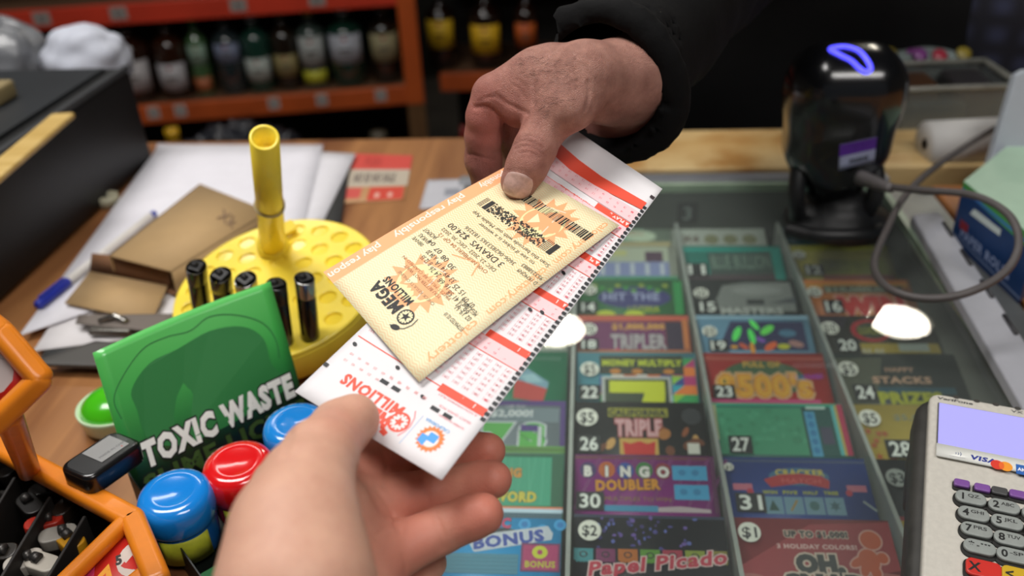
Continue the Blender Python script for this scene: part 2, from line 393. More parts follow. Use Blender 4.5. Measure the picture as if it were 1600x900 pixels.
def skin_mat(base, red, dark, rough=.5, crack=.00012, sc1=900):
    m = bpy.data.materials.new('skin'); m.use_nodes = True; nt = m.node_tree; b = nt.nodes['Principled BSDF']; N = nt.nodes.new; L = nt.links.new
    b.inputs['Roughness'].default_value = rough; b.inputs['Subsurface Weight'].default_value = .12; b.inputs['Subsurface Radius'].default_value = (.006, .002, .001); b.inputs['Subsurface Scale'].default_value = 1
    b.inputs['Specular IOR Level'].default_value = .35
    tc = N('ShaderNodeTexCoord'); n = N('ShaderNodeTexNoise'); n.inputs['Scale'].default_value = 90; n.inputs['Detail'].default_value = 9; n.inputs['Roughness'].default_value = .65; L(tc.outputs['Object'], n.inputs['Vector'])
    r = N('ShaderNodeValToRGB'); r.color_ramp.elements[0].position = .3; r.color_ramp.elements[1].position = .7; r.color_ramp.elements[0].color = lin(dark); r.color_ramp.elements[1].color = lin(base); L(n.outputs['Fac'], r.inputs[0])
    at = N('ShaderNodeAttribute'); at.attribute_name = 'flush'
    mx = N('ShaderNodeMix'); mx.data_type = 'RGBA'; L(at.outputs['Fac'], mx.inputs[0]); L(r.outputs[0], mx.inputs[6]); mx.inputs[7].default_value = lin(red); L(mx.outputs[2], b.inputs['Base Color'])
    v = N('ShaderNodeTexVoronoi'); v.feature = 'DISTANCE_TO_EDGE'; v.inputs['Scale'].default_value = sc1; L(tc.outputs['Object'], v.inputs['Vector'])
    mr = N('ShaderNodeMapRange'); mr.inputs[2].default_value = .25; L(v.outputs[0], mr.inputs[0])
    n3 = N('ShaderNodeTexNoise'); n3.inputs['Scale'].default_value = sc1 * .7; n3.inputs['Detail'].default_value = 4; L(tc.outputs['Object'], n3.inputs['Vector'])
    ad = N('ShaderNodeMath'); ad.operation = 'ADD'; L(mr.outputs[0], ad.inputs[0]); L(n3.outputs['Fac'], ad.inputs[1])
    bp = N('ShaderNodeBump'); bp.inputs['Strength'].default_value = 1; bp.inputs['Distance'].default_value = crack; L(ad.outputs[0], bp.inputs['Height']); L(bp.outputs[0], b.inputs['Normal'])
    return m
def flush_attr(V, spots):
    f = np.zeros(len(V))
    for c, r, s_ in spots: f = np.maximum(f, s_ * np.exp(-((V - np.array(c)) ** 2).sum(1) / r ** 2))
    return {'flush': f}

# ================================================================ the room
TOP = .95
wall_m = M('6b665f', .9, noise=.1, scale=3); dark_floor = M('3a3633', .6, noise=.25, scale=6)
def struct(name, mb, mat=None): o = mb.build(name, mat); o['kind'] = 'structure'; return o
struct('floor', MB().box((0, 2, -.05), (7, 9, .1)), dark_floor)
struct('ceiling', MB().box((0, 2, CEIL + .05), (7, 9, .1)), M('33353c', .9, noise=.1, scale=4))
struct('wall_back', MB().box((0, 4.4, 1.4), (7, .1, 2.9)), M('14130f', .9))
struct('wall_left', MB().box((-3.5, 2, 1.4), (.1, 9, 2.9)), wall_m)
struct('wall_right', MB().box((3.5, 2, 1.4), (.1, 9, 2.9)), wall_m)
# lamps on the ceiling: two bright round ones whose reflection shows in the glass, three panels overhead
def round_lamp(loc, r, e, lab):
    t = thing('ceiling_lamp', lab, 'lamp', loc)
    MB().lathe([(r * 1.25, 0), (r * 1.25, -.03), (r * 1.1, -.05), (r * 1.02, -.05), (r * 1.02, -.02), (0, -.02)]).build('housing', M('d8d8d4', .4), t)
    MB().lathe([(r, -.022), (r * .9, -.052), (r * .5, -.07), (0, -.075)]).build('diffuser', M('fff6e4', .5, noise=0, emit=e), t)
q1 = onz(868, 528, TOP); d1 = ray(868, 528); k1 = (CEIL - TOP) / -d1[2]
round_lamp((q1[0] + d1[0] * k1, q1[1] + d1[1] * k1, CEIL), .125, 55, 'round ceiling lamp above the middle of the shop')
q1 = onz(1402, 516, TOP); d1 = ray(1402, 516); k1 = (CEIL - TOP) / -d1[2]
round_lamp((q1[0] + d1[0] * k1, q1[1] + d1[1] * k1, CEIL), .12, 55, 'round ceiling lamp above the right of the shop')
for (x, y, sx, sy, lab) in ((-.75, .55, 1.2, .5, 'long ceiling light panel above the left of the counter'), (.75, -.5, 1.2, .5, 'long ceiling light panel behind the cashier'), (-1.0, 2.2, 1.2, .3, 'narrow ceiling light panel over the shop floor')):
    t = thing('ceiling_light_panel', lab, 'lamp', (x, y, CEIL))
    MB().box((0, 0, -.02), (sx + .06, sy + .06, .04)).build('frame', M('d0d0d0', .4), t, bevel=.004)
    MB().box((0, 0, -.046), (sx, sy, .01)).build('diffuser', M('fff8ee', .5, noise=0, emit=1.5), t)

# ---------------------------------------------------------------- counter
plank = wood('6c3f24', 'b07c4c', 'Y', 1.0, .35)
ledge_m = wood('c9a368', 'dcc08a', 'X', .6, .5, worn='b8884c')
GL, GR, GB = -.128, .302, .893          # glass left, right, back edges
ct = thing('shop_counter', 'wooden shop counter around the glass ticket case', 'counter', (0, 0, 0))
MB().box(((-1.7 + GL) / 2 - .006, .46, TOP - .015), (GL + 1.7, 1.17, .03)).build('worktop', plank, ct, bevel=.003)
MB().box(((GL + .34) / 2 + .11, .982, TOP - .008), (.34 - GL + .22, .118, .03)).build('rear_ledge', ledge_m, ct, bevel=.003)
MB().box(((.36 + 1.6) / 2, .4, TOP - .02), (1.24, 1.0, .03)).build('side_worktop', wood('a8683a', 'c58a52', 'Y'), ct, bevel=.003)
MB().box((-.95, .46, .46), (1.45, 1.1, .92)).build('left_cabinet', M('4a382c', .6), ct)
MB().box((1.0, .4, .46), (1.1, .95, .92)).build('right_cabinet', M('4a382c', .6), ct)
MB().box((.1, 1.03, .46), (.46, .02, .9)).build('front_panel', M('3c2f28', .6), ct)
gc = thing('display_case', 'glass topped ticket case set into the counter with grey rails', 'display case', ((GL + GR) / 2, .4, 0))
GM = glass_mat((.95, .98, .96), .038)
MB().box(((GL + GR) / 2, (GB - .2) / 2, TOP - .003), (GR - GL, GB + .2, .006)).build('glass_top', GM, gc, True)
edge_g = M('a9bda4', .25, noise=.1, spec=.8)
mb = MB().box((GR + .003, (GB - .2) / 2, TOP - .0035), (.006, GB + .2, .009)); mb.box(((GL + GR) / 2, GB + .003, TOP - .0035), (GR - GL, .005, .009)); mb.build('glass_edge', edge_g, gc, True)
met = M('7d807f', .35, metal=.6, noise=.1)
mb = MB().box(((GL + GR) / 2, GB + .015, TOP - .002), (GR - GL + .03, .02, .012)); mb.build('rear_rail', M('8b8d92', .4, metal=.4), gc, True, bevel=.002)
mb = MB().box((GL - .002, (GB - .2) / 2, TOP + .0), (.012, GB + .2, .008)); mb.build('side_rail', met, gc, True, bevel=.002)
inner = M('94978a', .7, noise=.12, scale=10)
mb = MB().box(((GL + GR) / 2 + .025, (GB + .05) / 2 - .1, .868), (GR - GL + .05, GB + .25, .006)); mb.build('tray_floor', M('7a7d73', .7, noise=.12, scale=12), gc, True)
mb = MB().box((GR + .047, (GB - .2) / 2, .905), (.006, GB + .2, .078)); mb.build('side_wall', inner, gc, True)
mb = MB().box((GR + .030, (GB - .2) / 2, .9425), (.044, GB + .2, .006)); mb.build('side_frame', met, gc, True)
mb = MB().box((GL - .002, (GB - .2) / 2, .905), (.006, GB + .2, .076)); mb.build('inner_side_wall', inner, gc, True)
mb = MB().box(((GL + GR) / 2 + .022, GB + .004, .905), (GR - GL + .048, .006, .078)); mb.build('rear_wall', M('4b504c', .6), gc, True)
mb = MB()
for x in (-.0135, .0955, .2045): mb.box((x, .45, .888), (.003, .98, .034))
mb.build('divider', M('a2a7a3', .4, noise=.1), gc, True)
# grey plastic channel lying along the case
ch = thing('cable_channel', 'long light grey plastic channel running along the right edge of the glass', 'channel', (.33, .60, TOP))
q = [onz(*p, TOP + .012) for p in ((1424, 335), (1468, 330), (1640, 590), (1600, 640))]
mbx = MB().add([tuple(p) for p in q] + [(p[0], p[1], TOP + .0005) for p in q], [(0, 3, 2, 1), (0, 1, 5, 4), (1, 2, 6, 5), (2, 3, 7, 6), (3, 0, 4, 7), (4, 5, 6, 7)])
mbx.build('cover', M('a3a4ab', .5, noise=.06), ch, True, bevel=.002)
for k in range(5):
    mb = MB(); f = .1 + .2 * k; a = q[1] * (1 - f) + q[2] * f; b2 = q[1] * (1 - f - .1) + q[2] * (f + .1)
    mb.tube([a + np.array([-.004, 0, .0012]), b2 + np.array([-.004, 0, .0012])], .0016, 6)
    mb.build('clip_slot', M('2d2d30', .5), ch, True)

# ---------------------------------------------------------------- scratch tickets under the glass
ZT_ = .9015
ROWY = {k: onz(900, y, ZT_)[1] for k, y in {0: 905, 1: 803, 2: 710, 3: 627, 4: 550, 5: 492, 6: 437, 7: 385, 8: 343}.items()}
COLX = [-.1205, -.0104, .0971, .2055]
def ticket(col, row, fr, bg, label, draw, slot=None, price=None, H=.092, dx=0, wd=.102, pc='e6e6dc', sp=None, pp=None):
    """fr: where the ticket's visible face sits, (x0, y0, x1, y1)"""
    x0, y0, x1, y1 = fr
    # ticket's own frame: origin top left, x right, y up, tilted with the near edge down
    O = Vector((COLX[col] + dx, ROWY[row], ZT_)); tilt = math.atan(.016 / .066)
    m = frame(O, (1, 0, 0), (0, math.cos(tilt), math.sin(tilt)))
    y1_ = ROWY[row - 1]; vis = (ROWY[row] - y1_) / (math.cos(tilt) + y1_ * math.sin(tilt) / (CAM[2] - ZT_))
    sx = wd / (x1 - x0); sy = vis / (y1 - y0)
    mp = lambda x, y, h: m @ Vector(((x - x0) * sx, (y0 - y) * sy, h))
    mb = MB(); bgm = P(bg, .45)
    mb.sheet(lambda u, v, h: m @ Vector((u * wd, -(1 - v) * H, h)), 1, 1, .0006, bgm, M('d8d4cc', .6))
    a = Art(mb, mp); draw(a)
    o = mb.build('scratch_ticket'); tag(o, label, 'lottery ticket', 'scratch tickets under the glass')
    # geometry is in world space; move the origin to the ticket
    o.data.transform(Matrix.Translation(-O)); o.location = O
    def child(name, f, lay):
        b = MB(); aa = Art(b, lambda x, y, h: mp(x, y, h + .0016) - O); f(aa); c = b.build(name); c.parent = o
    if slot:
        nx, ny, nw, nh, n = slot
        child('slot_number', lambda q: (q.rect(nx, ny, nx + nw, ny + nh, '1b1e20'), q.text(n, nx + nw * .5, ny + nh * .87, nh * .74, 'e8ebe6', w=nw * (.72 if len(n) > 1 else .4), al='c', sgn=-1, bold=.02)), 1)
    if price:
        px_, py_, r, s_ = price
        child('price_sticker', lambda q: (q.ell(px_, py_, r, r * sx / sy, pc), q.text(s_, px_, py_ + r * .5, r * .95, '22262a', w=r * 1.25, al='c', sgn=-1, bold=.02)), 1)
    return o
E_ = 0
def T_bonus(a):
    a.rect(680, 803, 886, 812, '3a5a6c'); 
    for i in range(9): a.ell(676 + i * 26, 822 + (i % 2) * 9, 9, 9, '2f9ad6'); a.ell(676 + i * 26, 822 + (i % 2) * 9, 5, 5, '1273b8')
    a.text('MAGIC', 745, 828, 15, 'c8386c', w=66, sgn=-1, bold=.04, out='1a2a3a'); a.ell(791, 834, 30, 6, '1b2430')
    a.poly([(756, 842), (866, 824), (874, 836), (872, 846), (762, 868), (754, 856)], 'b9c0cc')
    a.text('BONUS', 762, 863, 17, '26409c', w=100, rot=.16, sgn=-1, bold=.06, out='d8dce4')
    a.rect(722, 870, 826, 900, '3d7f98')
    for i in range(5): a.rect(722, 876 + i * 6, 826, 877 + i * 6, '2f6a86')
    for x in (832, 668):
        a.rect(x - 3, 852, x + 53, 896, '6c2a5c'); a.rect(x, 855, x + 50, 893, 'a82a66'); a.ell(x + 24, 866, 11, 10, 'c2c822'); a.ell(x + 24, 866, 4, 4, 'a82a66'); a.text('BONUS', x + 25, 889, 9, 'b9b62a', w=42, al='c', sgn=-1, bold=.04)
ticket(0, 1, (668, 803, 886, 905), '2a94d0', 'blue scratch ticket in the front row, nearest the fingertips, with blue BONUS lettering', T_bonus)
def T_word(a):
    a.rect(678, 710, 885, 715, '0f5c40'); a.rect(868, 712, 885, 796, '0e5a3c'); a.rect(690, 716, 868, 792, '2f9a78')
    for i in range(14): a.line([(700 + i * 12, 716), (690 + i * 12 + (i % 3) * 8, 790)], 1.2, '49ab8a')
    a.text('KING', 780, 748, 13, 'd8901e', w=42, sgn=-1, bold=.05, out='5c3c10'); a.text('E', 796, 768, 10, 'c83a8c', sgn=-1, bold=.04); a.text('WORD', 784, 786, 14, 'cfc03a', w=62, sgn=-1, bold=.05, out='4a4a10')
    a.rect(678, 794, 886, 797, 'e07a50'); a.rect(678, 797, 886, 803, 'bcd4e8')
ticket(0, 2, (678, 710, 886, 803), '1f8a64', 'green scratch ticket with yellow word puzzle lettering beside the fingertips', T_word)
def T_sev(a):
    a.rect(684, 628, 884, 636, '4a2a78'); a.rect(876, 628, 884, 700, '4a2a78'); a.rect(700, 640, 874, 662, '70808a')
    a.text('$2,000!', 766, 653, 10, 'd8dce0', w=66, sgn=-1, bold=.03); a.text('UP TO', 790, 640, 5, 'c8c8d0', w=30, sgn=-1)
    a.text('7 S', 764, 698, 30, '54b048', w=82, sgn=-1, bold=.12, out='c8ccd4', ob=.05); a.rect(815, 666, 842, 676, '4a2a80'); a.rect(684, 698, 884, 708, '5da03a')
    a.rect(842, 668, 848, 698, 'c8ccd2'); a.rect(700, 700, 884, 706, '4f7a34')
ticket(0, 3, (684, 628, 884, 709), '7c8790', 'grey and purple scratch ticket with big green seven, left column', T_sev)
def T_box(a):
    a.rect(700, 560, 872, 566, '2a6a50'); a.poly([(800, 592), (852, 608), (846, 630), (800, 624)], 'c03a34'); a.poly([(806, 588), (818, 578), (854, 600), (852, 610), (800, 595)], '7aa2b8'); a.poly([(808, 590), (830, 586), (845, 600), (820, 600)], '9cc4d0')
ticket(0, 4, (696, 552, 882, 628), '1f7d58', 'green scratch ticket with a red gift box, directly below the playslip edge', T_box)
ticket(0, 5, (705, 493, 882, 552), '9aa39c', 'pale scratch ticket behind the one with the red gift box', lambda a: a.rect(710, 500, 880, 548, 'aab0a4'))
# column two
def T_papel(a):
    a.rect(897, 803, 1120, 808, '26304a')
    for i in range(46): a.ell(930 + rnd.random() * 150, 806 + rnd.random() * 52, 1.6 + rnd.random() * 2.5, 1.5 + rnd.random() * 2.2, ['4c4690', '5a64b0', '3a3070', '6a52a0'][i % 4], 10)
    cs = ['3a8a94', '7a3060', 'b8682a', '5e9434', 'a8344c', '8c9a34', '8a8030']
    for i, c in enumerate(cs):
        x = 898 + i * 32; a.rect(x, 858, x + 28, 876, c); 
        for k in range(5): a.ell(x + 5 + k * 5, 876, 2.6, 3.4, c, 10)
        a.ell(x + 14, 867, 6, 5, '2a2a30', 12); a.ell(x + 14, 867, 4, 3.4, c, 10)
    a.text('Papel Picado', 920, 900, 20, 'c03a50', w=196, rot=.12, shear=.25, sgn=-1, bold=.04, out='e2c8c8', ob=.05)
ticket(1, 1, (897, 803, 1120, 905), '1c1c26', 'near black scratch ticket with paper bunting and a $2 sticker in the front row', T_papel, price=(921, 831, 17, '$2'))
def T_bingo(a):
    a.rect(900, 712, 1115, 717, '6a3040'); 
    for i in range(8): a.line([(900 + i * 28, 797), (940 + i * 28, 715)], 5, '74246c')
    for i, (c, k) in enumerate(zip('BINGO', ('3c2060', 'b85a20', '20489c', '2c7a34', '8c2434'))):
        x = 921 + i * 29; a.ell(x, 735 - (i % 2) * 1, 13, 13, k); a.text(c, x, 744, 15, 'e4e0dc', al='c', sgn=-1, bold=.06, out='2a1a28')
    a.text('DOUBLER', 934, 767, 15, 'd8901e', w=96, rot=.04, sgn=-1, bold=.05, out='3a1c10'); a.text('MULTIPLES TO WIN', 946, 782, 6, '8f7c20', w=100, sgn=-1)
    a.rect(1051, 726, 1104, 749, '3f9ccc'); a.rect(1052, 756, 1104, 779, '3f9ccc')
    for y in (732, 762): 
        for x in (1062, 1082): a.ell(x + 4, y + 5, 6, 5, '2d7fb0', 10)
    a.rect(945, 789, 1026, 798, '3f8cb4'); a.poly([(1026, 798), (1026, 791), (1060, 789), (1104, 793), (1104, 798)], 'b8a8ae'); a.rect(1110, 712, 1117, 798, '5a1c50')
ticket(1, 2, (900, 710, 1117, 803), '83207a', 'purple bingo scratch ticket with five lettered balls, slot 30', T_bingo, slot=(903, 771, 42, 27, '30'))
def T_triple(a):
    a.rect(946, 637, 1040, 651, '8f8c22'); a.text('CALIFORNIA', 948, 649, 9, '23231a', w=88, sgn=-1, bold=.05)
    a.ell(1076, 649, 15, 13, '2c2e33'); a.text('TRIPLE', 958, 679, 23, 'd0a0a4', w=70, sgn=-1, bold=.06, out='a02a34', ob=.05)
    rr = random.Random(3)
    for i in range(26):
        x = 925 + rr.random() * 160; y = 672 + rr.random() * 32
        if 955 < x < 1030: continue
        a.ell(x, y, 5 + rr.random() * 6, 4 + rr.random() * 4, ['a86a2c', 'c99a58', '8c4a24', 'd8b888', '6e3a1c'][i % 5], 12, rr.random() * 3)
    a.rect(963, 684, 1022, 708, 'c8a04c'); a.poly([(968, 689), (980, 692), (993, 688), (1006, 692), (1018, 688), (1016, 708), (970, 708)], 'c4221e'); a.rect(1066, 690, 1084, 706, 'd0cfc6')
ticket(1, 3, (895, 627, 1098, 709), '1d1d1f', 'black scratch ticket with TRIPLE in white letters and cookies, slot 26', T_triple, slot=(898, 682, 36, 25, '26'), price=(913, 654, 17, '$5'))
def T_22(a):
    cs = ['c8283c', '2c9a54', 'e0782c', '27408c', 'b02c70', '8cc03a', 'e6e4da', '5a2c74', '24a0b4']; rr = random.Random(5)
    for i in range(8):
        for j in range(5):
            x = 930 + i * 19; y = 560 + j * 14; c = cs[rr.randrange(9)]; a.rect(x, y, x + 19, y + 14, c)
            if rr.random() < .6: a.poly([(x, y), (x + 19, y), (x, y + 14)], cs[rr.randrange(9)])
    a.rect(930, 556, 1064, 586, '2a3020'); a.text('MONEY MULTIPLY', 935, 572, 9, 'bcc824', w=126, sgn=-1, bold=.05, out='2a3a10'); 
    for x in (955, 990, 1040): a.ell(x, 581, 9, 4, 'c07a2a', 12)
    a.rect(933, 589, 1042, 630, 'b2b6b2'); a.rect(938, 593, 1038, 630, '33402a'); a.rect(945, 596, 1032, 614, 'c4cc1c'); a.poly([(1000, 614), (1032, 614), (1030, 630), (994, 630)], 'c4cc1c')
ticket(1, 4, (893, 550, 1085, 627), '4c8c9c', 'colourful mosaic scratch ticket with a framed yellow figure, slot 22', T_22, slot=(897, 604, 34, 22, '22'), price=(914, 579, 15, '$5'))
def T_18(a):
    a.rect(893, 495, 1074, 501, 'c85a44'); a.rect(1063, 500, 1072, 545, 'c07038'); a.rect(898, 504, 1035, 546, '6a1e58'); a.rect(1036, 504, 1063, 546, '2d1a38')
    a.text('$1,000,000', 950, 515, 8, 'd09a3c', w=84, sgn=-1, bold=.05); a.text('TRIPLER', 948, 544, 20, 'a8a0a4', w=86, sgn=-1, bold=.05, out='4a2c48'); a.ell(957, 548, 4, 4, 'c8206c', 10); a.rect(893, 547, 1074, 552, 'b06a3a')
ticket(1, 5, (893, 493, 1075, 550), 'a8504a', 'red edged purple scratch ticket, slot 18', T_18, slot=(897, 532, 30, 16, '18'), price=(912, 517, 13, '$10'))
def T_14(a):
    a.rect(1050, 440, 1064, 492, '1c8a44'); a.ell(985, 466, 60, 17, '2c2c6c'); a.text('HIT THE', 935, 470, 11, '8c92b8', w=90, sgn=-1, bold=.05); a.text('LOTERIA', 975, 489, 10, 'b8c030', w=50, sgn=-1)
    for x in (938, 984): a.ell(x, 492, 16, 6, 'b8c42c', 16)
    for i in range(10): a.ell(920 + i * 13, 447 + (i % 3) * 4, 5, 3, ['8a9a2c', '2d8a34', '5a9a34'][i % 3], 10)
ticket(1, 6, (893, 437, 1066, 493), '2b6a3c', 'green scratch ticket with an indigo oval, slot 14', T_14, slot=(896, 474, 28, 17, '14'), price=(912, 455, 12, '$10'))
def T_10(a):
    a.rect(900, 387, 1045, 410, 'a8b09c'); a.rect(900, 410, 1045, 432, '7c86b4'); a.rect(1006, 394, 1036, 410, '4a2c44'); a.rect(950, 392, 975, 400, 'b8b878'); a.rect(900, 432, 1058, 440, '3c8a64')
    for i in range(6): a.rect(905 + i * 25, 412, 912 + i * 25, 430, 'b4bcc8')
ticket(1, 7, (893, 385, 1060, 437), 'a8aca0', 'washed out blue and white scratch ticket behind slot 14', T_10)
def T_6(a):
    a.rect(985, 338, 1040, 350, 'b03a3a'); a.ell(975, 362, 32, 14, '8fb49c'); a.ell(1000, 368, 26, 9, 'b8c8b0'); a.text('GREEN', 955, 366, 8, 'a86a5a', w=48, sgn=-1); a.rect(905, 378, 1050, 385, 'b0a478')
ticket(1, 8, (893, 337, 1055, 385), '7c8c7c', 'pale green and red scratch ticket at the back of the second column', T_6)
# column three
def T_snap(a):
    a.poly([(1145, 880), (1260, 812), (1378, 806), (1378, 880), (1240, 905), (1145, 905)], '9a3038'); a.ell(1340, 905, 60, 22, 'a8605c'); a.ell(1160, 905, 30, 16, 'a8605c')
    a.text("UP TO $1,000!", 1220, 832, 9, '2a2c2c', w=92, sgn=-1, bold=.06, out='ccb8a8', ob=.09); a.text('3 HOLIDAY COLORS!', 1206, 850, 6.5, 'd8b0ac', w=116, sgn=-1, bold=.05)
    a.text('OH,', 1232, 884, 23, '2c3030', w=64, sgn=-1, bold=.09, out='d0bcac', ob=.08); a.text('SNAP', 1213, 912, 22, '2c3030', w=104, sgn=-1, bold=.09, out='d0bcac', ob=.08)
    o, g = 'd8a094', 'c8582e'
    def man(c, e):
        a.ell(1345, 835, 15 + e, 14 + e, c); a.ell(1336, 866, 15 + e, 17 + e, c); a.ell(1321, 868, 14 + e, 6 + e, c, rot=-.5); a.ell(1356, 862, 8 + e, 8 + e, c); a.ell(1327, 880, 6 + e, 10 + e, c, rot=.3); a.ell(1342, 884, 7 + e, 9 + e, c)
    man(o, 2.5); man(g, 0)
ticket(2, 1, (1145, 803, 1378, 905), '8a2a32', 'dark red scratch ticket with OH, SNAP and a gingerbread man in the front row', T_snap, price=(1167, 828, 17, '$1'))
def T_31(a):
    a.rect(1130, 714, 1338, 718, '3a4a70'); a.ell(1238, 740, 44, 14, '3a6a8c'); a.text('CRACKER', 1205, 738, 9, 'c8b84a', w=70, sgn=-1, bold=.04)
    a.poly([(1186, 745), (1210, 737), (1240, 735), (1270, 738), (1281, 746), (1278, 758), (1240, 750), (1195, 757)], 'b42a30'); a.text('MATCH', 1212, 750, 7, 'd8605c', w=56, sgn=-1)
    for x, s_ in ((1140, 1), (1303, -1)):
        a.rect(x, 752, x + 28, 762, 'c06a80'); a.ell(x + (24 if s_ > 0 else 2), 764, 5, 5, 'b82a44', 10)
    for i in range(4): a.text(['WIN', 'FIVE', 'HALF', 'TREE'][i], 1182 + i * 29, 767, 5, 'b0b420', w=20, sgn=-1, bold=.04)
    for i in range(4):
        x = 1181 + i * 29; a.rect(x, 771, x + 27, 797, '6d94a8'); [lambda: a.poly([(x + 13, 776), (x + 21, 792), (x + 6, 792)], '224a44'), lambda: a.line([(x + 8, 792), (x + 19, 776)], 3, 'a08030'), lambda: a.ell(x + 13, 784, 7, 7, '3c6a6c'), lambda: a.star(x + 13, 784, 9, 4, 6, '38606c')][i]()
    a.line([(1322, 776), (1338, 790)], 3, '9aa8a8')
ticket(2, 2, (1128, 710, 1338, 803), '203f90', 'royal blue scratch ticket with a red banner and four picture boxes, slot 31', T_31, slot=(1141, 768, 42, 28, '31'), price=(1137, 728, 7, '$3'))
def T_27(a):
    a.rect(1103, 627, 1312, 632, '2aa080'); a.rect(1110, 634, 1248, 706, '3e9670'); rr = random.Random(8)
    for i in range(40): a.ell(1115 + rr.random() * 128, 638 + rr.random() * 62, 3 + rr.random() * 6, 2 + rr.random() * 4, ['48a07a', '368a66'][i % 2], 10)
    a.rect(1103, 630, 1110, 685, 'b4b88c'); a.rect(1246, 632, 1292, 706, '17504c'); a.rect(1250, 640, 1266, 708, '4a9cc4'); 
    for i in range(5): a.ell(1258, 647 + i * 13, 5, 5, '2f7cae', 12)
    a.rect(1270, 664, 1288, 690, '43425a'); a.rect(1293, 630, 1299, 706, '58b0b0'); a.rect(1299, 630, 1303, 706, 'b4a850'); a.rect(1303, 628, 1312, 706, 'b02a50')
    a.rect(1254, 632, 1285, 636, 'b8d0c8')
ticket(2, 3, (1103, 627, 1314, 710), '1d5c58', 'green scratch ticket with a blank green play area, slot 27', T_27, slot=(1123, 680, 36, 26, '27'))
def T_23(a):
    a.rect(1100, 556, 1288, 562, 'a8483c'); a.ell(1188, 590, 66, 28, '3e5c3c'); a.text('FULL OF', 1160, 572, 8, 'c8a040', w=58, sgn=-1, bold=.05)
    a.text("$500's", 1118, 616, 30, 'd8922a', w=140, sgn=-1, bold=.08, out='d0a87c', ob=.06); a.text("$500's", 1118, 616, 30, 'e0a834', w=140, sgn=-1, bold=.0)
    a.rect(1098, 621, 1270, 627, 'c8447c')
ticket(2, 4, (1095, 550, 1290, 627), 'b02420', 'bright red scratch ticket with golden $500 lettering, slot 23', T_23, slot=(1106, 602, 34, 20, '23'))
def T_19(a):
    a.poly([(1108, 546), (1135, 502), (1250, 502), (1250, 546)], '2a2c58'); rr = random.Random(4)
    for (x, y, r, c, k) in ((1142, 521, 13, '5cf06a', -1.0), (1172, 507, 10, '66ff70', .9), (1191, 515, 13, '70f060', -.5), (1165, 525, 12, '58f86a', 1.4), (1150, 540, 8, 'e0603c', .5), (1163, 543, 9, 'f0a02c', 1.5), (1192, 540, 12, 'f06a34', -.5), (1212, 540, 10, 'c8c830', 0), (1135, 541, 6, 'e0a030', 0), (1222, 520, 14, '4a7c9c', 0), (1232, 536, 12, 'b0807c', .2), (1178, 530, 8, '8a58c0', .4)):
        a.ell(x, y, r, r * .42, c, 14, k)
    a.rect(1079, 493, 1260, 498, '8fb4cc')
ticket(2, 5, (1078, 492, 1260, 550), '6f9fbe', 'light blue scratch ticket with a shiny holographic burst, slot 19', T_19, slot=(1095, 532, 30, 17, '19'), price=(1099, 519, 12, '$10'))
def T_15(a):
    a.poly([(1105, 480), (1125, 447), (1160, 442), (1235, 442), (1236, 486), (1130, 486)], '7c807e'); a.rect(1160, 468, 1188, 476, '34383a'); a.ell(1180, 454, 40, 7, '8e9290'); a.poly([(1195, 474), (1238, 464), (1238, 474)], '50555a'); a.text('MASTERS', 1118, 490, 9, 'b4b8b4', w=96, sgn=-1, bold=.03)
ticket(2, 6, (1070, 437, 1242, 492), '2a2e30', 'charcoal and grey scratch ticket, slot 15', T_15, slot=(1081, 472, 32, 18, '15'), price=(1089, 460, 12, '$20'))
def T_11(a):
    a.rect(1068, 388, 1222, 394, '169488'); a.rect(1106, 396, 1206, 430, '3a4c48'); a.text('BLUE BULLION', 1110, 420, 20, '6c8478', w=92, sgn=-1, bold=.03); a.rect(1066, 430, 1206, 437, '4c3c44'); a.rect(1206, 394, 1222, 437, '129488')
ticket(2, 7, (1065, 385, 1224, 437), '1c7c70', 'teal scratch ticket, slot 11', T_11, slot=(1068, 414, 34, 19, '11'))
def T_7(a):
    a.rect(1045, 340, 1198, 385, 'a6aca4'); a.text('MEGA CASH', 1098, 357, 6, '6c746c', w=80, sgn=-1)
    for x in (1108, 1140, 1172): a.ell(x, 374, 12, 8, '7c7c5c')
    a.text('X4', 1060, 378, 10, '5c4640', w=26, sgn=-1, bold=.05)
ticket(2, 8, (1040, 337, 1200, 385), 'b2b8ae', 'off white scratch ticket with three olive discs at the back', T_7, dx=-.008)
# column four
def T_ye(a):
    a.poly([(1383, 905), (1430, 845), (1455, 815), (1590, 810), (1590, 905)], '4a2430'); a.text('YEAR', 1427, 828, 14, 'c0602c', w=60, sgn=-1, bold=.05); a.ell(1443, 855, 12, 16, 'a83a24'); a.ell(1442, 882, 14, 12, '2f4a30'); a.ell(1442, 870, 18, 6, 'b0502c')
ticket(3, 1, (1380, 797, 1600, 905), 'a8923c', 'gold and maroon scratch ticket with a $1 sticker beside the payment terminal', T_ye, price=(1401, 824, 15, '$1'))
ticket(3, 2, (1350, 706, 1550, 797), '24262a', 'black scratch ticket with a faint red line, slot 32', lambda a: (a.rect(1383, 760, 1550, 763, '8c2434'), a.rect(1352, 791, 1550, 797, '8c2a34'), a.ell(1404, 713, 4, 2, '9aa09a')), slot=(1385, 765, 38, 26, '32'), price=(1375, 736, 15, '$3'), pc='8f9490')
def T_28(a):
    a.ell(1450, 676, 60, 26, '7c3c34'); a.text('$5,000!', 1372, 650, 8, '7c8068', w=60, sgn=-1, bold=.04); rr = random.Random(9)
    for i in range(60): a.ell(1400 + rr.random() * 70, 656 + rr.random() * 36, 2, 1.6, '9c5c4c', 8)
    for i in range(8): a.star(1330 + rr.random() * 40, 665 + rr.random() * 40, 7, 2, 6, 'a8502c')
    a.rect(1405, 697, 1500, 706, 'b8982c')
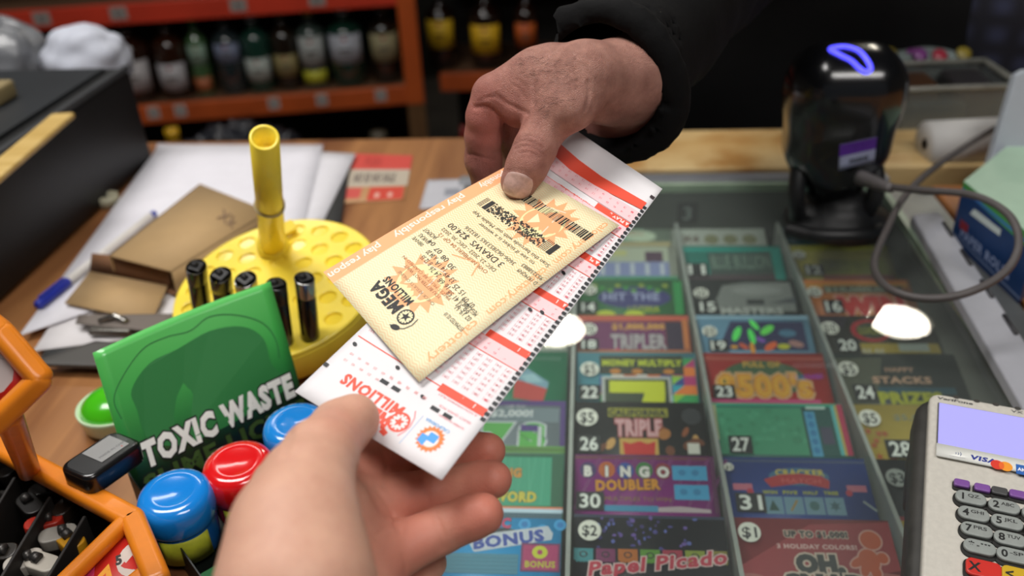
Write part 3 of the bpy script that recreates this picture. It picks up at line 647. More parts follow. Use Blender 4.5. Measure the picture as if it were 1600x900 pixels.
ticket(3, 3, (1316, 627, 1505, 706), 'b09a3c', 'gold scratch ticket with a dark red shape, slot 28', T_28, slot=(1348, 680, 38, 26, '28'), price=(1337, 649, 15, '$5'))
def T_24(a):
    a.poly([(1300, 560), (1375, 558), (1350, 625), (1300, 625)], '4c5040'); a.text('HAPPY', 1375, 579, 6, 'b89078', w=42, sgn=-1, bold=.04); a.text('STACKS', 1352, 596, 9, 'c09a80', w=86, sgn=-1, bold=.04, out='5c4638'); a.rect(1355, 602, 1470, 612, '1c4c5c'); a.text('PRIZES', 1355, 625, 15, 'a8ac20', w=90, sgn=-1, bold=.07)
ticket(3, 4, (1297, 552, 1487, 627), '25302e', 'dark green and olive scratch ticket, slot 24', T_24, slot=(1317, 600, 34, 23, '24'), price=(1318, 577, 15, '$5'))
def T_20(a):
    a.ell(1352, 516, 30, 18, 'a8242c'); a.ell(1354, 516, 24, 13, '3a4030'); a.text('LUCKY', 1335, 521, 10, '8c8c2c', w=40, sgn=-1, bold=.04); a.rect(1330, 536, 1448, 551, 'a08c34'); a.rect(1387, 536, 1432, 548, '9aa49c'); a.text('4X 4X', 1330, 552, 8, 'b8bcb4', w=34, sgn=-1)
ticket(3, 5, (1272, 492, 1452, 552), '302e28', 'dark scratch ticket with a red oval, slot 20', T_20, slot=(1293, 530, 34, 21, '20'), price=(1290, 514, 14, '$10'))
def T_16(a):
    a.rect(1250, 434, 1420, 439, 'd87c3a'); a.rect(1250, 439, 1420, 446, 'c88c34'); a.rect(1282, 443, 1410, 455, '4a4c40'); a.text('$10,000,000', 1284, 453, 8, '9ca08c', w=116, sgn=-1, bold=.03); a.text('WIN', 1303, 489, 26, 'c02c2c', w=98, sgn=-1, bold=.09, out='d8a898', ob=.05)
ticket(3, 6, (1248, 432, 1424, 492), 'c87434', 'orange scratch ticket with red WIN lettering, slot 16', T_16, slot=(1274, 468, 32, 22, '16'), price=(1266, 455, 12, '$20'))
ticket(3, 7, (1230, 377, 1390, 432), 'a0963a', 'olive yellow scratch ticket, slot 12', lambda a: (a.rect(1232, 380, 1388, 386, '9c9a2c'), a.rect(1275, 400, 1380, 425, '767828'), a.text('GOLD RUSH', 1278, 420, 14, '5c6430', w=90, sgn=-1), a.rect(1275, 425, 1385, 432, '8c4440')), slot=(1248, 410, 30, 17, '12'), price=(1246, 394, 10, '$20'))
ticket(3, 8, (1205, 322, 1360, 377), '24434c', 'dark teal scratch ticket behind the barcode scanner, slot 8', lambda a: (a.rect(1215, 330, 1250, 345, '1c5c78'), a.text('8', 1222, 368, 16, '70808c', sgn=-1)), dx=.0)
# small tag on the case's rear wall
o = MB(); a = Art(o, lambda x, y, h: Vector((x, GB - h - .0002, y))); a.rect(.096, .905, .118, .93, '1d2020'); a.text('3', .107, .9095, .015, '8c9694', al='c', bold=.02); o.build('number_tag', parent=gc, world=True)

# ================================================================ the playslip and the printed ticket, held between the hands
SZ = [0.39305526, 0.35313769, 0.46029881, 0.51528756]
_sc = [(460, 612), (690, 750), (1035, 295), (895, 200)]
SC = [dep(*c, z) for c, z in zip(_sc, SZ)]
SN = np.cross(SC[1] - SC[0], SC[3] - SC[0]); SN /= np.linalg.norm(SN)
def on_plane(x, y, off=0.0):
    d = ray(x, y); return CAM + d * (((SC[0] - CAM) @ SN + off) / (d @ SN))
SC = [on_plane(*c) for c in _sc]
def slip_pt(u, v, h):
    """u, v in 0..1"""
    p = SC[0] * (1 - u) * (1 - v) + SC[1] * u * (1 - v) + SC[2] * u * v + SC[3] * (1 - u) * v
    bow = .0016 * math.sin(pi * u) * math.sin(pi * min(1, v * 1.0))
    return Vector(p + SN * (h - bow))
TC = [on_plane(*c, .0022) for c in [(505, 425), (655, 597), (968, 352), (800, 255)]]
def tick_pt(u, v, h):
    p = TC[0] * (1 - u) * (1 - v) + TC[1] * u * (1 - v) + TC[2] * u * v + TC[3] * (1 - u) * v
    return Vector(p + SN * (h + .0012 * math.sin(pi * v)))
# playslip: reading frame is turned round, top of the form lies towards the lower hand
mb = MB(); paper = M('e9e6e8', .7, noise=.015, scale=60)
mb.sheet(lambda u, v, h: slip_pt(u, v, h), 16, 30, .00022, paper)
a = Art(mb, lambda x, y, h: slip_pt(x / 83, y / 203, h), cell=7, step=3e-5)
RED, PINK, LP, BLK = 'f0543c', 'e9848c', 'f6cdd0', '24262a'
R180 = pi
a.text('MILLIONS', 48.0, 18.6, -5.0, RED, w=-34.5, bold=.05)                 # negative size turns it round
a.text('MEGA', 46.5, 12.0, -6.0, RED, w=-21, bold=.08)
a.ell(50.5, 12, 5.0, 5.0, RED); a.ell(50.5, 12, 3.9, 3.9, 'f4e2e2')
for i in range(12):
    an = i * pi / 6; a.line([(50.5 + 3.1 * math.cos(an), 12 + 3.1 * math.sin(an)), (50.5 + 4.1 * math.cos(an), 12 + 4.1 * math.sin(an))], .7, RED)
a.star(50.5, 12, 2.6, 1.2, 5, RED)
a.line([(54.4, 6.5), (55.6, 9.5), (56, 13), (55, 17), (53, 20)], .5, PINK); a.poly([(46, 4), (49.5, 3.2), (50, 5.4), (47.2, 6.6)], RED)
a.line([(57.5, 4), (57.5, 20)], .3, 'a9c4e6')
a.text('CALIFORNIA', 72.5, 20.2, -1.5, '5aa6e0', w=-13, bold=.02)
a.ell(67.4, 12.6, 5.6, 5.6, 'f58a4a'); a.star(67.4, 12.6, 6.6, 5.2, 18, 'f28038'); a.ell(67.4, 12.6, 3.9, 3.9, 'f5e6e0')
a.poly([(70.2, 15.6), (65.6, 15.6), (65.6, 13.3), (62.6, 13.3), (62.6, 9.4), (66.4, 8.2), (66.4, 11.4), (70.2, 11.4)], '4ba3ee')
for x, y in ((28.5, 23), (35.5, 23), (57.5, 24.3), (64.5, 24.4)): a.rect(x, y, x + 4.6, y + 2.0, BLK)
for x, y in ((4.2, 31.6), (30.6, 32.8), (51.0, 27.2)): a.ell(x, y, 1.5, .9, BLK, rot=-.3)
a.inc = 0
for x in range(0, 46, 5):
    for y in (27.6, 23.8 if x < 24 else 28):
        a.text(str((x * 7) % 90 + 10), 8 + x, y, -1.1, 'f0a8a8', w=-1.9)
a.inc = .2
a.text('A NON-WINNING PLAY', 78, 32.8, -1.1, PINK, w=-22); a.text('SELECT QUICK PICK', 78, 28.4, -1.1, PINK, w=-18); a.text('NUMBER OF DRAWS', 77, 24.5, -1, PINK, w=-14)
BK = [36.0, 71.5, 105.0, 137.0, 168.5]
rr = random.Random(11); a.L = 6; a.inc = .05
for k, b in enumerate(BK):
    a.inc = .2
    if k == 0: a.rect(2, b - .5, 80, b, RED)
    a.rect(54, b - 2.6, 80.5, b + 1.6, RED); a.text('PLAY ' + 'ABCDE'[k], 76, b + .7, -2.0, 'f6e4e0', w=-11, bold=.05); a.poly([(78.5, b - 1.6), (77.2, b + .7), (79.8, b + .7)], 'f6e4e0')
    if k > 0:
        a.rect(2, b - 10.2, 80.5, b - 2.6, LP); a.rect(2, b - 10.5, 80.5, b - 10.1, RED); a.rect(2, b - 2.7, 54, b - 2.4, RED)
        a.text('PICK 1 MEGA NUMBER', 50, b - 2, -1.6, RED, w=-26, bold=.03)
        for i in range(13):
            for j in range(2): a.text(str(1 + (i * 2 + j) % 25), 77.5 - i * 5.9, b - 4.4 - j * 3.1, -1.25, 'e4707a', w=-1.9)
    a.inc = 0; y0 = b + 3.2; y1 = (BK[k + 1] - 11.5) if k < 4 else 168
    if k < 4:
        n = 7; st = (y1 - y0) / n
        for i in range(13):
            for j in range(n):
                x = 77.5 - i * 5.9; y = y0 + st * (j + .8)
                a.line([(x + .5, y + .45), (x + .5, y - 1.4)], .16, PINK); a.line([(x - 2.5, y + .45), (x - 2.5, y - 1.4)], .16, PINK)
                a.text(str((i * 7 + j) % 70 + 1), x, y, -1.15, 'd96b76', w=-1.8)
for x, y in ((71, 95), (64.5, 93), (66, 121), (30, 153)): a.ell(x, y, 1.6, .9, BLK, rot=-.3)
y0 = 172; a.inc = .2
a.rect(2, 170.5, 81, 179.5, LP)
for i in range(13):
    for j in range(2): a.text(str(1 + (i * 2 + j) % 25), 77.5 - i * 5.9, 177.6 - j * 3.4, -1.3, 'e4707a', w=-1.9)
a.poly([(0, 180.5), (22, 178), (44, 178.5), (44, 186), (22, 186.8), (0, 189)], RED); a.poly([(44, 178.5), (80.5, 182), (80.5, 188), (44, 186)], RED)
for i in range(50):
    y = 31.5 + i * 3.1; a.rect(80.4 - .2, y, 82.7, y + 1.75, BLK)
    if 20 < i < 46: a.rect(80.0, y + .4, 80.5, y + 1.3, BLK)
a.rect(79.6, 192.5, 82.9, 194.5, '33262a'); a.rect(.2, 16, 2.6, 17.8, BLK)
o = mb.build('playslip'); tag(o, 'white and red lottery playslip held between the two hands, lying under the yellow ticket', 'playslip')

# printed ticket
mb = MB()
tm = bpy.data.materials.new('ticket_paper'); tm.use_nodes = True; nt = tm.node_tree; b = nt.nodes['Principled BSDF']; b.inputs['Roughness'].default_value = .6
uvn = nt.nodes.new('ShaderNodeUVMap'); sp = nt.nodes.new('ShaderNodeSeparateXYZ'); nt.links.new(uvn.outputs[0], sp.inputs[0])
def mnode(op, a_, b_=None):
    n = nt.nodes.new('ShaderNodeMath'); n.operation = op
    for i, q in enumerate((a_, b_)):
        if q is None: continue
        if isinstance(q, (int, float)): n.inputs[i].default_value = q
        else: nt.links.new(q, n.inputs[i])
    return n.outputs[0]
X_, Y_ = sp.outputs[0], sp.outputs[1]
wv = mnode('MULTIPLY', mnode('SINE', mnode('MULTIPLY', mnode('ADD', X_, mnode('MULTIPLY', Y_, .25)), 1.25)), .55)
ln = mnode('SINE', mnode('MULTIPLY', mnode('ADD', mnode('ADD', Y_, wv), mnode('MULTIPLY', mnode('SINE', mnode('MULTIPLY', X_, .09)), 2.0)), 2 * pi / 1.55))
cr = nt.nodes.new('ShaderNodeValToRGB'); cr.color_ramp.elements[0].position = .25; cr.color_ramp.elements[1].position = .8
cr.color_ramp.elements[0].color = lin('f7eec6'); cr.color_ramp.elements[1].color = lin('f6cf98')
nt.links.new(mnode('ADD', mnode('MULTIPLY', ln, .5), .5), cr.inputs[0])
sm_ = mnode('ADD', mnode('MULTIPLY', mnode('SINE', mnode('MULTIPLY', Y_, .055)), .5), .5)
c2 = nt.nodes.new('ShaderNodeMix'); c2.data_type = 'RGBA'; nt.links.new(mnode('MULTIPLY', sm_, .45), c2.inputs[0]); nt.links.new(cr.outputs[0], c2.inputs[6]); c2.inputs[7].default_value = lin('f2f0cc')
nt.links.new(c2.outputs[2], b.inputs['Base Color'])
NU, NV = 10, 16
mb.sheet(lambda u, v, h: tick_pt(u, v, h), NU, NV, .00016, tm, M('e8e4dc', .7, noise=0))
base_n = len(mb.v)
a = Art(mb, lambda x, y, h: tick_pt(x / 86, y / 128, h), cell=8, step=2.5e-5)
OR, ORT, INK = 'fbb27c', 'f6b483', '26241f'
a.rect(0, 0, 9.6, 128, OR); a.rect(9.6, 0, 10.1, 128, 'f8c79a')
for v_, s_, w_ in ((126, 'responsibly', 25), (89.5, 'play responsibly', 47), (33, 'play respon', 32)): a.text(s_, 2.6, v_, 4.4, 'fae8dc', w=w_, rot=-pi / 2, bold=.02)
for v_, s_, w_ in ((125, 'calottery.com', 37), (82, 'calottery.com', 37), (38, 'calottery', 29)): a.text(s_, 78.2, v_, 4.6, 'f6b077', w=w_, rot=-pi / 2, bold=.012)
# suns
for (x, y) in ((53, 104), (41, 33)):
    a.star(x, y, 20, 13.5, 15, OR, .2); a.ell(x, y, 12.4, 12.4, 'f2e7ac', 36)
    a.poly([(x - 10, y - 12), (x + 2, y - 12), (x + 9, y + 1), (x + 4, y + 12), (x - 9, y + 12)] if y < 60 else [(x - 12, y - 9), (x - 2, y - 9), (x + 4, y), (x + 14, y - 2), (x + 8, y + 13), (x - 8, y + 14)], OR)
    a.poly([(x - 6, y - 6), (x - 1, y - 1), (x - 7, y + 3)], 'f0ecc0'); a.line([(x + 7, y - 9), (x + 3, y + 8)], .8, 'f9dcc0'); a.line([(x - 10, y + 9), (x + 4, y + 13)], .8, 'f9dcc0')
a.line([(37, 56), (52, 62), (56, 54)], .8, OR)
a.inc = .02; a.L += 1
# long barcode towards the upper thumb
x = 26; rr = random.Random(21)
while x < 80:
    wd = rr.choice((.35, .35, .35, .9, 1.1)); a.rect(x, 108.5, x + wd, 114.6, INK if wd > .5 else '6a6250'); x += wd + rr.choice((.4, .5, .9))
# stacked code
x0 = 21
for i, wd in enumerate((.4, .4, .4)): a.rect(x0 - 5.5 + i * 1.1, 89.6, x0 - 5.5 + i * 1.1 + wd, 97.4, INK)
a.rect(x0 - 1.6, 89.6, x0 + 1.6, 97.4, INK); a.rect(71.0, 89.6, 74.4, 97.4, INK)
for i in range(5): a.rect(65.6 + i * 1.05, 89.6, 66 + i * 1.05, 97.4, INK)
x = x0 + 2.2
while x < 64.5:
    for j in range(10):
        if rr.random() < .5: a.rect(x, 89.6 + j * .78, x + rr.choice((.5, .9, 1.3)), 89.6 + j * .78 + .79, INK)
    x += .8
def tx(s, x, y, h, w, c=INK, bold=0.004): a.text(s, x, y, -h, c, w=-w, bold=bold)
tx('Scan this barcode with our Mobile App', 80, 85.2, 2.3, 61, '5b5a48', 0); tx('to see if ticket is a winner', 73, 81.4, 2.3, 44, '5b5a48', 0)
tx('D 1KMQN9', 84, 73.4, 2.2, 14, '4a4a3c', 0); tx('953258883', 84, 77.2, 2.2, 15, '4a4a3c', 0)
tx('3606-062853365 183256', 66, 74.8, 2.4, 40, '5b5a48', 0)
tx('3 DRAWS  $24.00', 62, 70.6, 3.6, 44, INK, 0)
tx('DEC 23, 2022 - DEC 30, 2022', 62, 65.2, 2.2, 44, '6b6046', 0); tx('OVR NUMBERS 04 QP 12', 60, 61.6, 2.2, 40, 'b06c3a', 0)
for j, s_ in enumerate(('04', '07', '08', '30')): tx(s_, 25 + j * 7, 55.0 - j * 1.0, 2.8, 4.6, INK, 0)
for j, (s1, s2) in enumerate((('A 04 20', 'B 32 35'), ('14 1A', '24 26'), ('33 49', '16 68'), ('15 25', '41 58'), ('07 09', '66 31'))):
    tx(s1, 34 + j * 9.5, 49.8 - j * 1.5, 2.9, 8, INK, 0); tx(s2, 35 + j * 9.5, 45.4 - j * 1.5, 2.9, 8, INK, 0)
tx('JACKPOT', 22, 58.5, 2.6, 10.5, '3c3c30', 0); tx('OVKAS', 22, 54, 2.6, 9, '5a5a48', 0); tx('08NVE', 21, 50.2, 2.3, 8.6, '6a6a50', 0)
tx('MEGA 0888 10', 77, 41.8, 2.7, 12.5, '3c3c30', 0); tx('02 19-11', 77, 37.8, 2.7, 11, '3c3c30', 0); tx('ESTIMATED 02.10', 79, 31.5, 2.2, 14, '3c3c30', 0)
tx('PRIZES MUST BE CLAIMED IN', 60, 38, 1.7, 40, 'a5693c', 0); tx('YOU BETTER NOT WAIT', 56, 35.2, 1.9, 30, '8a5a38', 0); tx('CHECK RESULTS ONLINE', 57, 30.4, 1.7, 30, '8a7a58', 0)
# the game's mark
tx('MEGA', 47, 18.4, 6.4, 22, '1d1c1c', .045); tx('MILLIONS', 48, 24.0, 4.0, 22, '1d1c1c', .04)
a.inc = .5; a.ell(53, 15.5, 4.4, 4.4, '1d1c1c'); a.ell(53, 15.5, 3.6, 3.6, 'efe6b8')
for i in range(14):
    an = i * pi / 7; a.line([(53 + 3 * math.cos(an), 15.5 + 3 * math.sin(an)), (53 + 4.0 * math.cos(an), 15.5 + 4.0 * math.sin(an))], .5, '1d1c1c')
a.star(53, 15.5, 2.9, 1.2, 5, '1d1c1c'); a.line([(51, 7.4), (55, 8.2), (58, 11), (59.2, 15), (58.4, 19)], .6, '6c6a5c'); a.ell(54.2, 8.4, 2.6, 1.5, '1d1c1c', rot=.4)
uv = [(0, 0)] * len(mb.v); g = (NU + 1) * (NV + 1)
for j in range(NV + 1):
    for i in range(NU + 1): uv[j * (NU + 1) + i] = (i / NU * 86, j / NV * 128)
o = mb.build('printed_lottery_ticket', uv=uv); tag(o, 'pale yellow printed lottery ticket with orange border, pinched under the upper thumb', 'lottery ticket')

# ================================================================ upper hand: the customer
def J(x, y, z, r): return (dep(x, y, z), r * z / FOC)
def onslip(x, y):
    p = on_plane(x, y, .0022); return (RW @ (p - CAM))[2] * -1
H = .0011
S1 = SDF(dep(930, 170, .50) - np.array([.105, .12, .11]), dep(930, 170, .50) + np.array([.12, .14, .11]), H)
zt = onslip(812, 286)
th = [J(811, 284, zt - .0085, 29), J(824, 258, zt - .010, 32), J(836, 232, zt - .009, 33), J(848, 205, zt - .004, 33), J(860, 178, zt - .001, 38), J(872, 152, zt + .001, 42)]
S1.chain(th, .003)
S1.cone(*th[-1], *J(915, 120, .475, 47), .008); S1.cone(*J(915, 120, .475, 47), *J(985, 120, .50, 56), .010)
S1.cone(*J(985, 120, .50, 56), *J(1075, 10, .60, 46), .010)
S1.cone(*J(940, 135, .50, 58), *J(985, 140, .52, 60), .012)
S1.ell(dep(893, 168, .468), (.013, .013, .012), None, .010)
# back of the hand and first web
S1.cone(*J(905, 112, .485, 42), *J(838, 116, .485, 36), .010); S1.cone(*J(838, 116, .485, 36), *J(776, 146, .488, 33), .008)
S1.cone(*J(862, 105, .49, 36), *J(800, 132, .495, 30), .006)
S1.cone(*J(843, 148, .484, 38), *J(812, 168, .488, 32), .006)
# index finger down behind the ticket
S1.chain([J(768, 150, .490, 32), J(757, 182, .494, 28), J(755, 212, .502, 28), J(755, 250, .512, 28), J(764, 290, .520, 25), J(778, 325, .520, 22)], .003)
# middle finger curled beyond it
S1.chain([J(800, 165, .505, 30), J(798, 200, .515, 27), J(806, 240, .530, 26), J(822, 290, .530, 24)], .003)
# the other fingers and the heel of the hand, under the slip
S1.cone(*J(978, 158, .535, 56), *J(945, 200, .555, 46), .010); S1.cone(*J(945, 200, .555, 46), *J(900, 250, .565, 34), .006)
S1.cone(*J(925, 170, .56, 40), *J(850, 230, .56, 30), .006); S1.cone(*J(850, 230, .56, 30), *J(850, 300, .55, 24), .003)
V, Q = S1.mesh(); V = smooth_mesh(V, Q, 6)
bvh = BVHTree.FromPolygons(V.tolist(), Q.tolist())
ks = .001
lines = [
    ([(803, 226), (815, 220), (832, 222), (848, 232)], .9 * ks, .0009), ([(805, 233), (820, 228), (838, 233), (848, 242)], .8 * ks, .0008), ([(812, 240), (826, 238), (842, 246)], .6 * ks, .0008),
    ([(807, 218), (822, 213), (840, 216), (852, 226)], .6 * ks, .0008), ([(815, 246), (828, 246), (838, 250)], .4 * ks, .0007),
    ([(900, 188), (913, 172), (919, 150), (918, 126)], .9 * ks, .0010), ([(908, 190), (926, 172), (932, 150), (930, 124)], .35 * ks, .0009), ([(940, 165), (946, 145), (942, 118)], .25 * ks, .0009), ([(915, 118), (910, 105), (905, 98)], .3 * ks, .0008),
    ([(775, 146), (790, 160), (806, 168), (826, 178)], .9 * ks, .0012), ([(741, 168), (758, 166), (775, 176), (787, 192), (790, 214)], 1.3 * ks, .0014), ([(748, 158), (768, 150), (782, 155)], .7 * ks, .0009),
    ([(833, 160), (834, 140), (832, 120)], 1.2 * ks, .0018), ([(820, 152), (812, 140), (800, 132)], .5 * ks, .0009), ([(826, 140), (818, 130), (806, 124)], .4 * ks, .0008),
    ([(731, 240), (742, 242), (760, 248), (780, 250)], .6 * ks, .0010), ([(735, 226), (742, 222)], .3 * ks, .0008),
    ([(781, 272), (790, 268), (812, 265), (830, 274), (836, 288)], .5 * ks, .0007),
]
for i in range(7): lines.append(([(855 + i * 10, 190 - i * 4), (862 + i * 10, 160 - i * 2), (858 + i * 10, 130)], .12 * ks, .0006))
for i in range(8): lines.append(([(815 + i * 5, 205 - i * 6), (838 + i * 4, 206 - i * 6)], .12 * ks, .0005))
V = crease(V, Q, bvh, lines)
fl = flush_attr(V, [(dep(755, 200, .49), .030, .75), (dep(760, 262, .50), .022, .7), (dep(800, 185, .50), .02, .6), (dep(832, 232, .45), .013, .45), (dep(950, 200, .55), .035, .6), (dep(812, 300, .45), .012, .5)])
skin1 = skin_mat('bf8e7e', 'b8685f', '96685c', .5, .00022, 1300)
person = to_obj('person', V, Q, skin1, attr=fl); tag(person, 'customer in a black jacket reaching in from the upper right, thumb on the yellow ticket', 'person')
bvh = BVHTree.FromPolygons(V.tolist(), Q.tolist())
# short dark hairs on the back of the hand
mb = MB(); rh = random.Random(44); nh = 0
while nh < 150:
    x_, y_ = rh.uniform(815, 905), rh.uniform(88, 185); p, n, _, _ = seen_point(bvh, x_, y_)
    if p is None or n.z < .1 or (x_ - 840) / 60 + (185 - y_) / 160 < .1: nh += 1; continue
    nh += 1; d0 = Vector((-.7 + rh.uniform(-.5, .3), rh.uniform(-.5, .5), -.1)); d0 = (d0 - n * d0.dot(n)).normalized(); L_ = rh.uniform(.003, .0065)
    mb.tube([p - n * .0002, p + d0 * L_ * .5 + n * .0006, p + d0 * L_ + n * .0003], [.00005, .00004, .00002], 4)
hh_ = mb.build('hand_hair', M('3a2822', .6), person); hh_['kind'] = 'stuff'
# thumbnail
mb = MB(); NN = 14; rows = []
cx, cy = 809, 289.5; ax = np.array([.33, -.944]); bx = np.array([.944, .33])
pts = []
for j in range(NN + 1):
    for i in range(NN + 1):
        u = -1 + 2 * i / NN; v = -1 + 2 * j / NN
        k = abs(v) ** 3 * .22 if v > 0 else abs(v) ** 2.5 * .30
        q = np.array([cx, cy]) + bx * u * 24.8 * (1 - k) + ax * (v * 20.8 - (u * u) * (-3.0 if v < 0 else 4.5) * abs(v))
        p, n, _, _ = seen_point(bvh, q[0], q[1])
        pts.append((p, n))
ok = all(p is not None for p, n in pts)
if ok:
    PP = np.array([p for p, n in pts]).reshape(NN + 1, NN + 1, 3)
    nm = Vector(np.mean([np.array(n) for p, n in pts], 0)).normalized()
    vs = []; 
    for j in range(NN + 1):
        for i in range(NN + 1):
            u = -1 + 2 * i / NN; v = -1 + 2 * j / NN; e = max(abs(u), abs(v)); vs.append(tuple(Vector(PP[j, i]) + nm * (.00055 if e < .99 else -.0004) ))
    mb.add(vs, [(j * (NN + 1) + i, j * (NN + 1) + i + 1, (j + 1) * (NN + 1) + i + 1, (j + 1) * (NN + 1) + i) for j in range(NN) for i in range(NN)], None, True)
    mb.build('fingernail', M('c6a297', .32, noise=.12, scale=500, bump=.00005, bscale=600, coat=.2), person)
# sleeve and jacket
S2 = SDF((-.02, .40, .98), (.48, 1.16, 1.62), .004)
ca, cb = dep(938, 138, .505), dep(1105, -70, .70)
axd = (cb - ca) / np.linalg.norm(cb - ca)
S2.cone(ca + axd * .012, .041, cb, .056, .006)
S2.cone(cb, .056, dep(1260, -240, 1.05), .085, .02)
# rolled hem of the cuff
aux = np.cross(axd, [0, 0, 1.0]); aux /= np.linalg.norm(aux); auy = np.cross(axd, aux)
S2.cone(ca - axd * .10, .037, ca + axd * .05, .036, .003, 'cut')
prev = None
for i in range(25):
    an = 2 * pi * i / 24; p = ca + axd * (.006 + .002 * math.sin(3 * an)) + (aux * math.cos(an) + auy * math.sin(an)) * .0425
    if prev is not None: S2.cone(prev, .0065, p, .0065, .004)
    prev = p
V2, Q2 = S2.mesh(); V2 = smooth_mesh(V2, Q2, 4)
def ripple(V, Q, amp, f, seed=0):
    N = vnormals(V, Q); rs = np.random.RandomState(seed); d = np.zeros(len(V))
    for i in range(9):
        k = rs.randn(3) * f; d += np.sin(V @ k + rs.rand() * 6.28) / (1 + np.abs(i - 3) * .3)
    return V + N * (amp * d[:, None] / 4)
V2 = ripple(V2, Q2, .003, 55, 3)
cloth = M('0a0a0b', .85, noise=.15, scale=30, bump=.0004, bscale=200, spec=.2)
to_obj('jacket_sleeve', V2, Q2, cloth, person)
S3 = SDF((.0, .98, .30), (1.0, 1.62, 1.75), .012)
S3.rbox(np.eye(3), (.40, 1.345, .80), (.37, .165, .345), .11, .03); S3.ell((.15, 1.33, 1.25), (.21, .15, .36), None, .05); S3.ell((.40, 1.36, .72), (.27, .17, .40), None, .06)
S3.ell((.20, 1.30, 1.50), (.10, .10, .12), None, .05); S3.cone((.22, 1.24, 1.50), .08, dep(1230, -210, 1.0), .075, .03)
S3.cone((.14, 1.36, 1.58), .07, (.14, 1.36, 1.66), .06, .04)
V3, Q3 = S3.mesh(); V3 = smooth_mesh(V3, Q3, 4); V3 = ripple(V3, Q3, .014, 14, 5)
to_obj('jacket', V3, Q3, cloth, person)
plaid = bpy.data.materials.new('plaid'); plaid.use_nodes = True; nt = plaid.node_tree; b = nt.nodes['Principled BSDF']; b.inputs['Roughness'].default_value = .85
tcn = nt.nodes.new('ShaderNodeTexCoord'); 
def wave(ax_):
    wn = nt.nodes.new('ShaderNodeTexWave'); wn.bands_direction = ax_; wn.inputs['Scale'].default_value = 9; nt.links.new(tcn.outputs['Object'], wn.inputs[0]); return wn.outputs['Fac']
av = nt.nodes.new('ShaderNodeMath'); av.operation = 'MULTIPLY'; nt.links.new(wave('X'), av.inputs[0]); nt.links.new(wave('Z'), av.inputs[1])
rp = nt.nodes.new('ShaderNodeValToRGB'); rp.color_ramp.elements[0].color = lin('10101c'); rp.color_ramp.elements[1].color = lin('2c3048'); nt.links.new(av.outputs[0], rp.inputs[0]); nt.links.new(rp.outputs[0], b.inputs['Base Color'])
S4 = SDF((.35, 1.0, .35), (.95, 1.5, 1.5), .012)
S4.rbox(np.eye(3), (.60, 1.335, .80), (.16, .185, .36), .12, .03)
V4, Q4 = S4.mesh(); V4 = ripple(V4, Q4, .012, 16, 9); to_obj('plaid_shirt', V4, Q4, plaid, person)
mb = MB()
for sx_ in (-.1, .12): mb.tube([(.5 + sx_, 1.38, .02), (.5 + sx_, 1.37, .4), (.5 + sx_ * .9, 1.36, .75)], [.07, .085, .10], 16)
mb.build('trousers', M('1a1c26', .85), person, True)

# ================================================================ lower hand: the cashier
S5 = SDF(dep(560, 830, .36) - np.array([.13, .15, .12]), dep(560, 830, .36) + np.array([.11, .13, .10]), H)
z2 = onslip(556, 640)
# thumb over the slip
t2 = [J(553, 655, z2 - .013, 40), J(530, 672, z2 - .016, 46), J(500, 712, .333, 58), J(478, 760, .318, 74), J(462, 830, .304, 98)]
S5.chain(t2, .003); S5.cone(*t2[-1], *J(462, 925, .292, 116), .006)
S5.cone(*J(462, 925, .292, 116), *J(440, 1080, .285, 124), .010); S5.cone(*J(440, 1080, .285, 124), *J(430, 1500, .27, 150), .010)
S5.cone(*J(440, 760, .335, 48), *J(430, 860, .32, 80), .008)
# palm
S5.cone(*J(520, 800, .362, 62), *J(520, 960, .345, 90), .008); S5.cone(*J(545, 760, .385, 42), *J(540, 880, .365, 70), .008)
S5.cone(*J(560, 880, .360, 66), *J(520, 1050, .33, 110), .010)
# fingers, index farthest
S5.chain([J(560, 730, .395, 40), J(620, 712, .405, 35), J(690, 712, .408, 32), J(742, 706, .405, 30), J(762, 704, .402, 28)], .002, .006)
S5.chain([J(562, 792, .378, 44), J(630, 778, .388, 38), J(700, 762, .392, 35), J(752, 752, .388, 32), J(770, 749, .386, 30)], .0016, .006)
S5.chain([J(575, 872, .362, 48), J(628, 856, .368, 42), J(690, 828, .374, 37), J(738, 808, .372, 35), J(754, 803, .371, 33)], .0016, .006)
S5.chain([J(570, 950, .36, 48), J(610, 930, .38, 38), J(650, 900, .395, 32), J(670, 880, .40, 28)], .002, .006)
V5, Q5 = S5.mesh(); V5 = smooth_mesh(V5, Q5, 6)
bv5 = BVHTree.FromPolygons(V5.tolist(), Q5.tolist())
lines = [([(598, 702), (604, 730), (600, 760)], .7 * ks, .0012), ([(592, 770), (612, 800), (622, 830)], .6 * ks, .0012), ([(608, 800), (618, 812), (622, 830)], .5 * ks, .001), ([(680, 805), (688, 830), (692, 858)], .6 * ks, .0012), ([(686, 812), (695, 838), (697, 855)], .4 * ks, .0008),
         ([(660, 748), (668, 770), (672, 795)], .5 * ks, .001), ([(584, 838), (600, 826), (618, 818)], .7 * ks, .0012), ([(455, 670), (452, 690), (445, 712)], .6 * ks, .0016), ([(628, 870), (634, 885), (632, 900)], .5 * ks, .001)]
V5 = crease(V5, Q5, bv5, lines)
fl5 = flush_attr(V5, [(dep(760, 705, .40), .022, .9), (dep(775, 750, .386), .022, .9), (dep(760, 803, .37), .024, .9), (dep(650, 780, .385), .03, .75), (dep(640, 850, .37), .03, .8), (dep(600, 730, .39), .028, .7), (dep(560, 640, .34), .016, .45), (dep(600, 890, .36), .03, .8)])
skin2 = skin_mat('d8aa92', 'ca7462', 'cb9a84', .5, .00005, 700)
p2 = to_obj('person', V5, Q5, skin2, attr=fl5); tag(p2, "cashier's pale open hand reaching up from the bottom edge, thumb on the white playslip", 'person')
mb = MB(); fa = dep(430, 1450, .275)
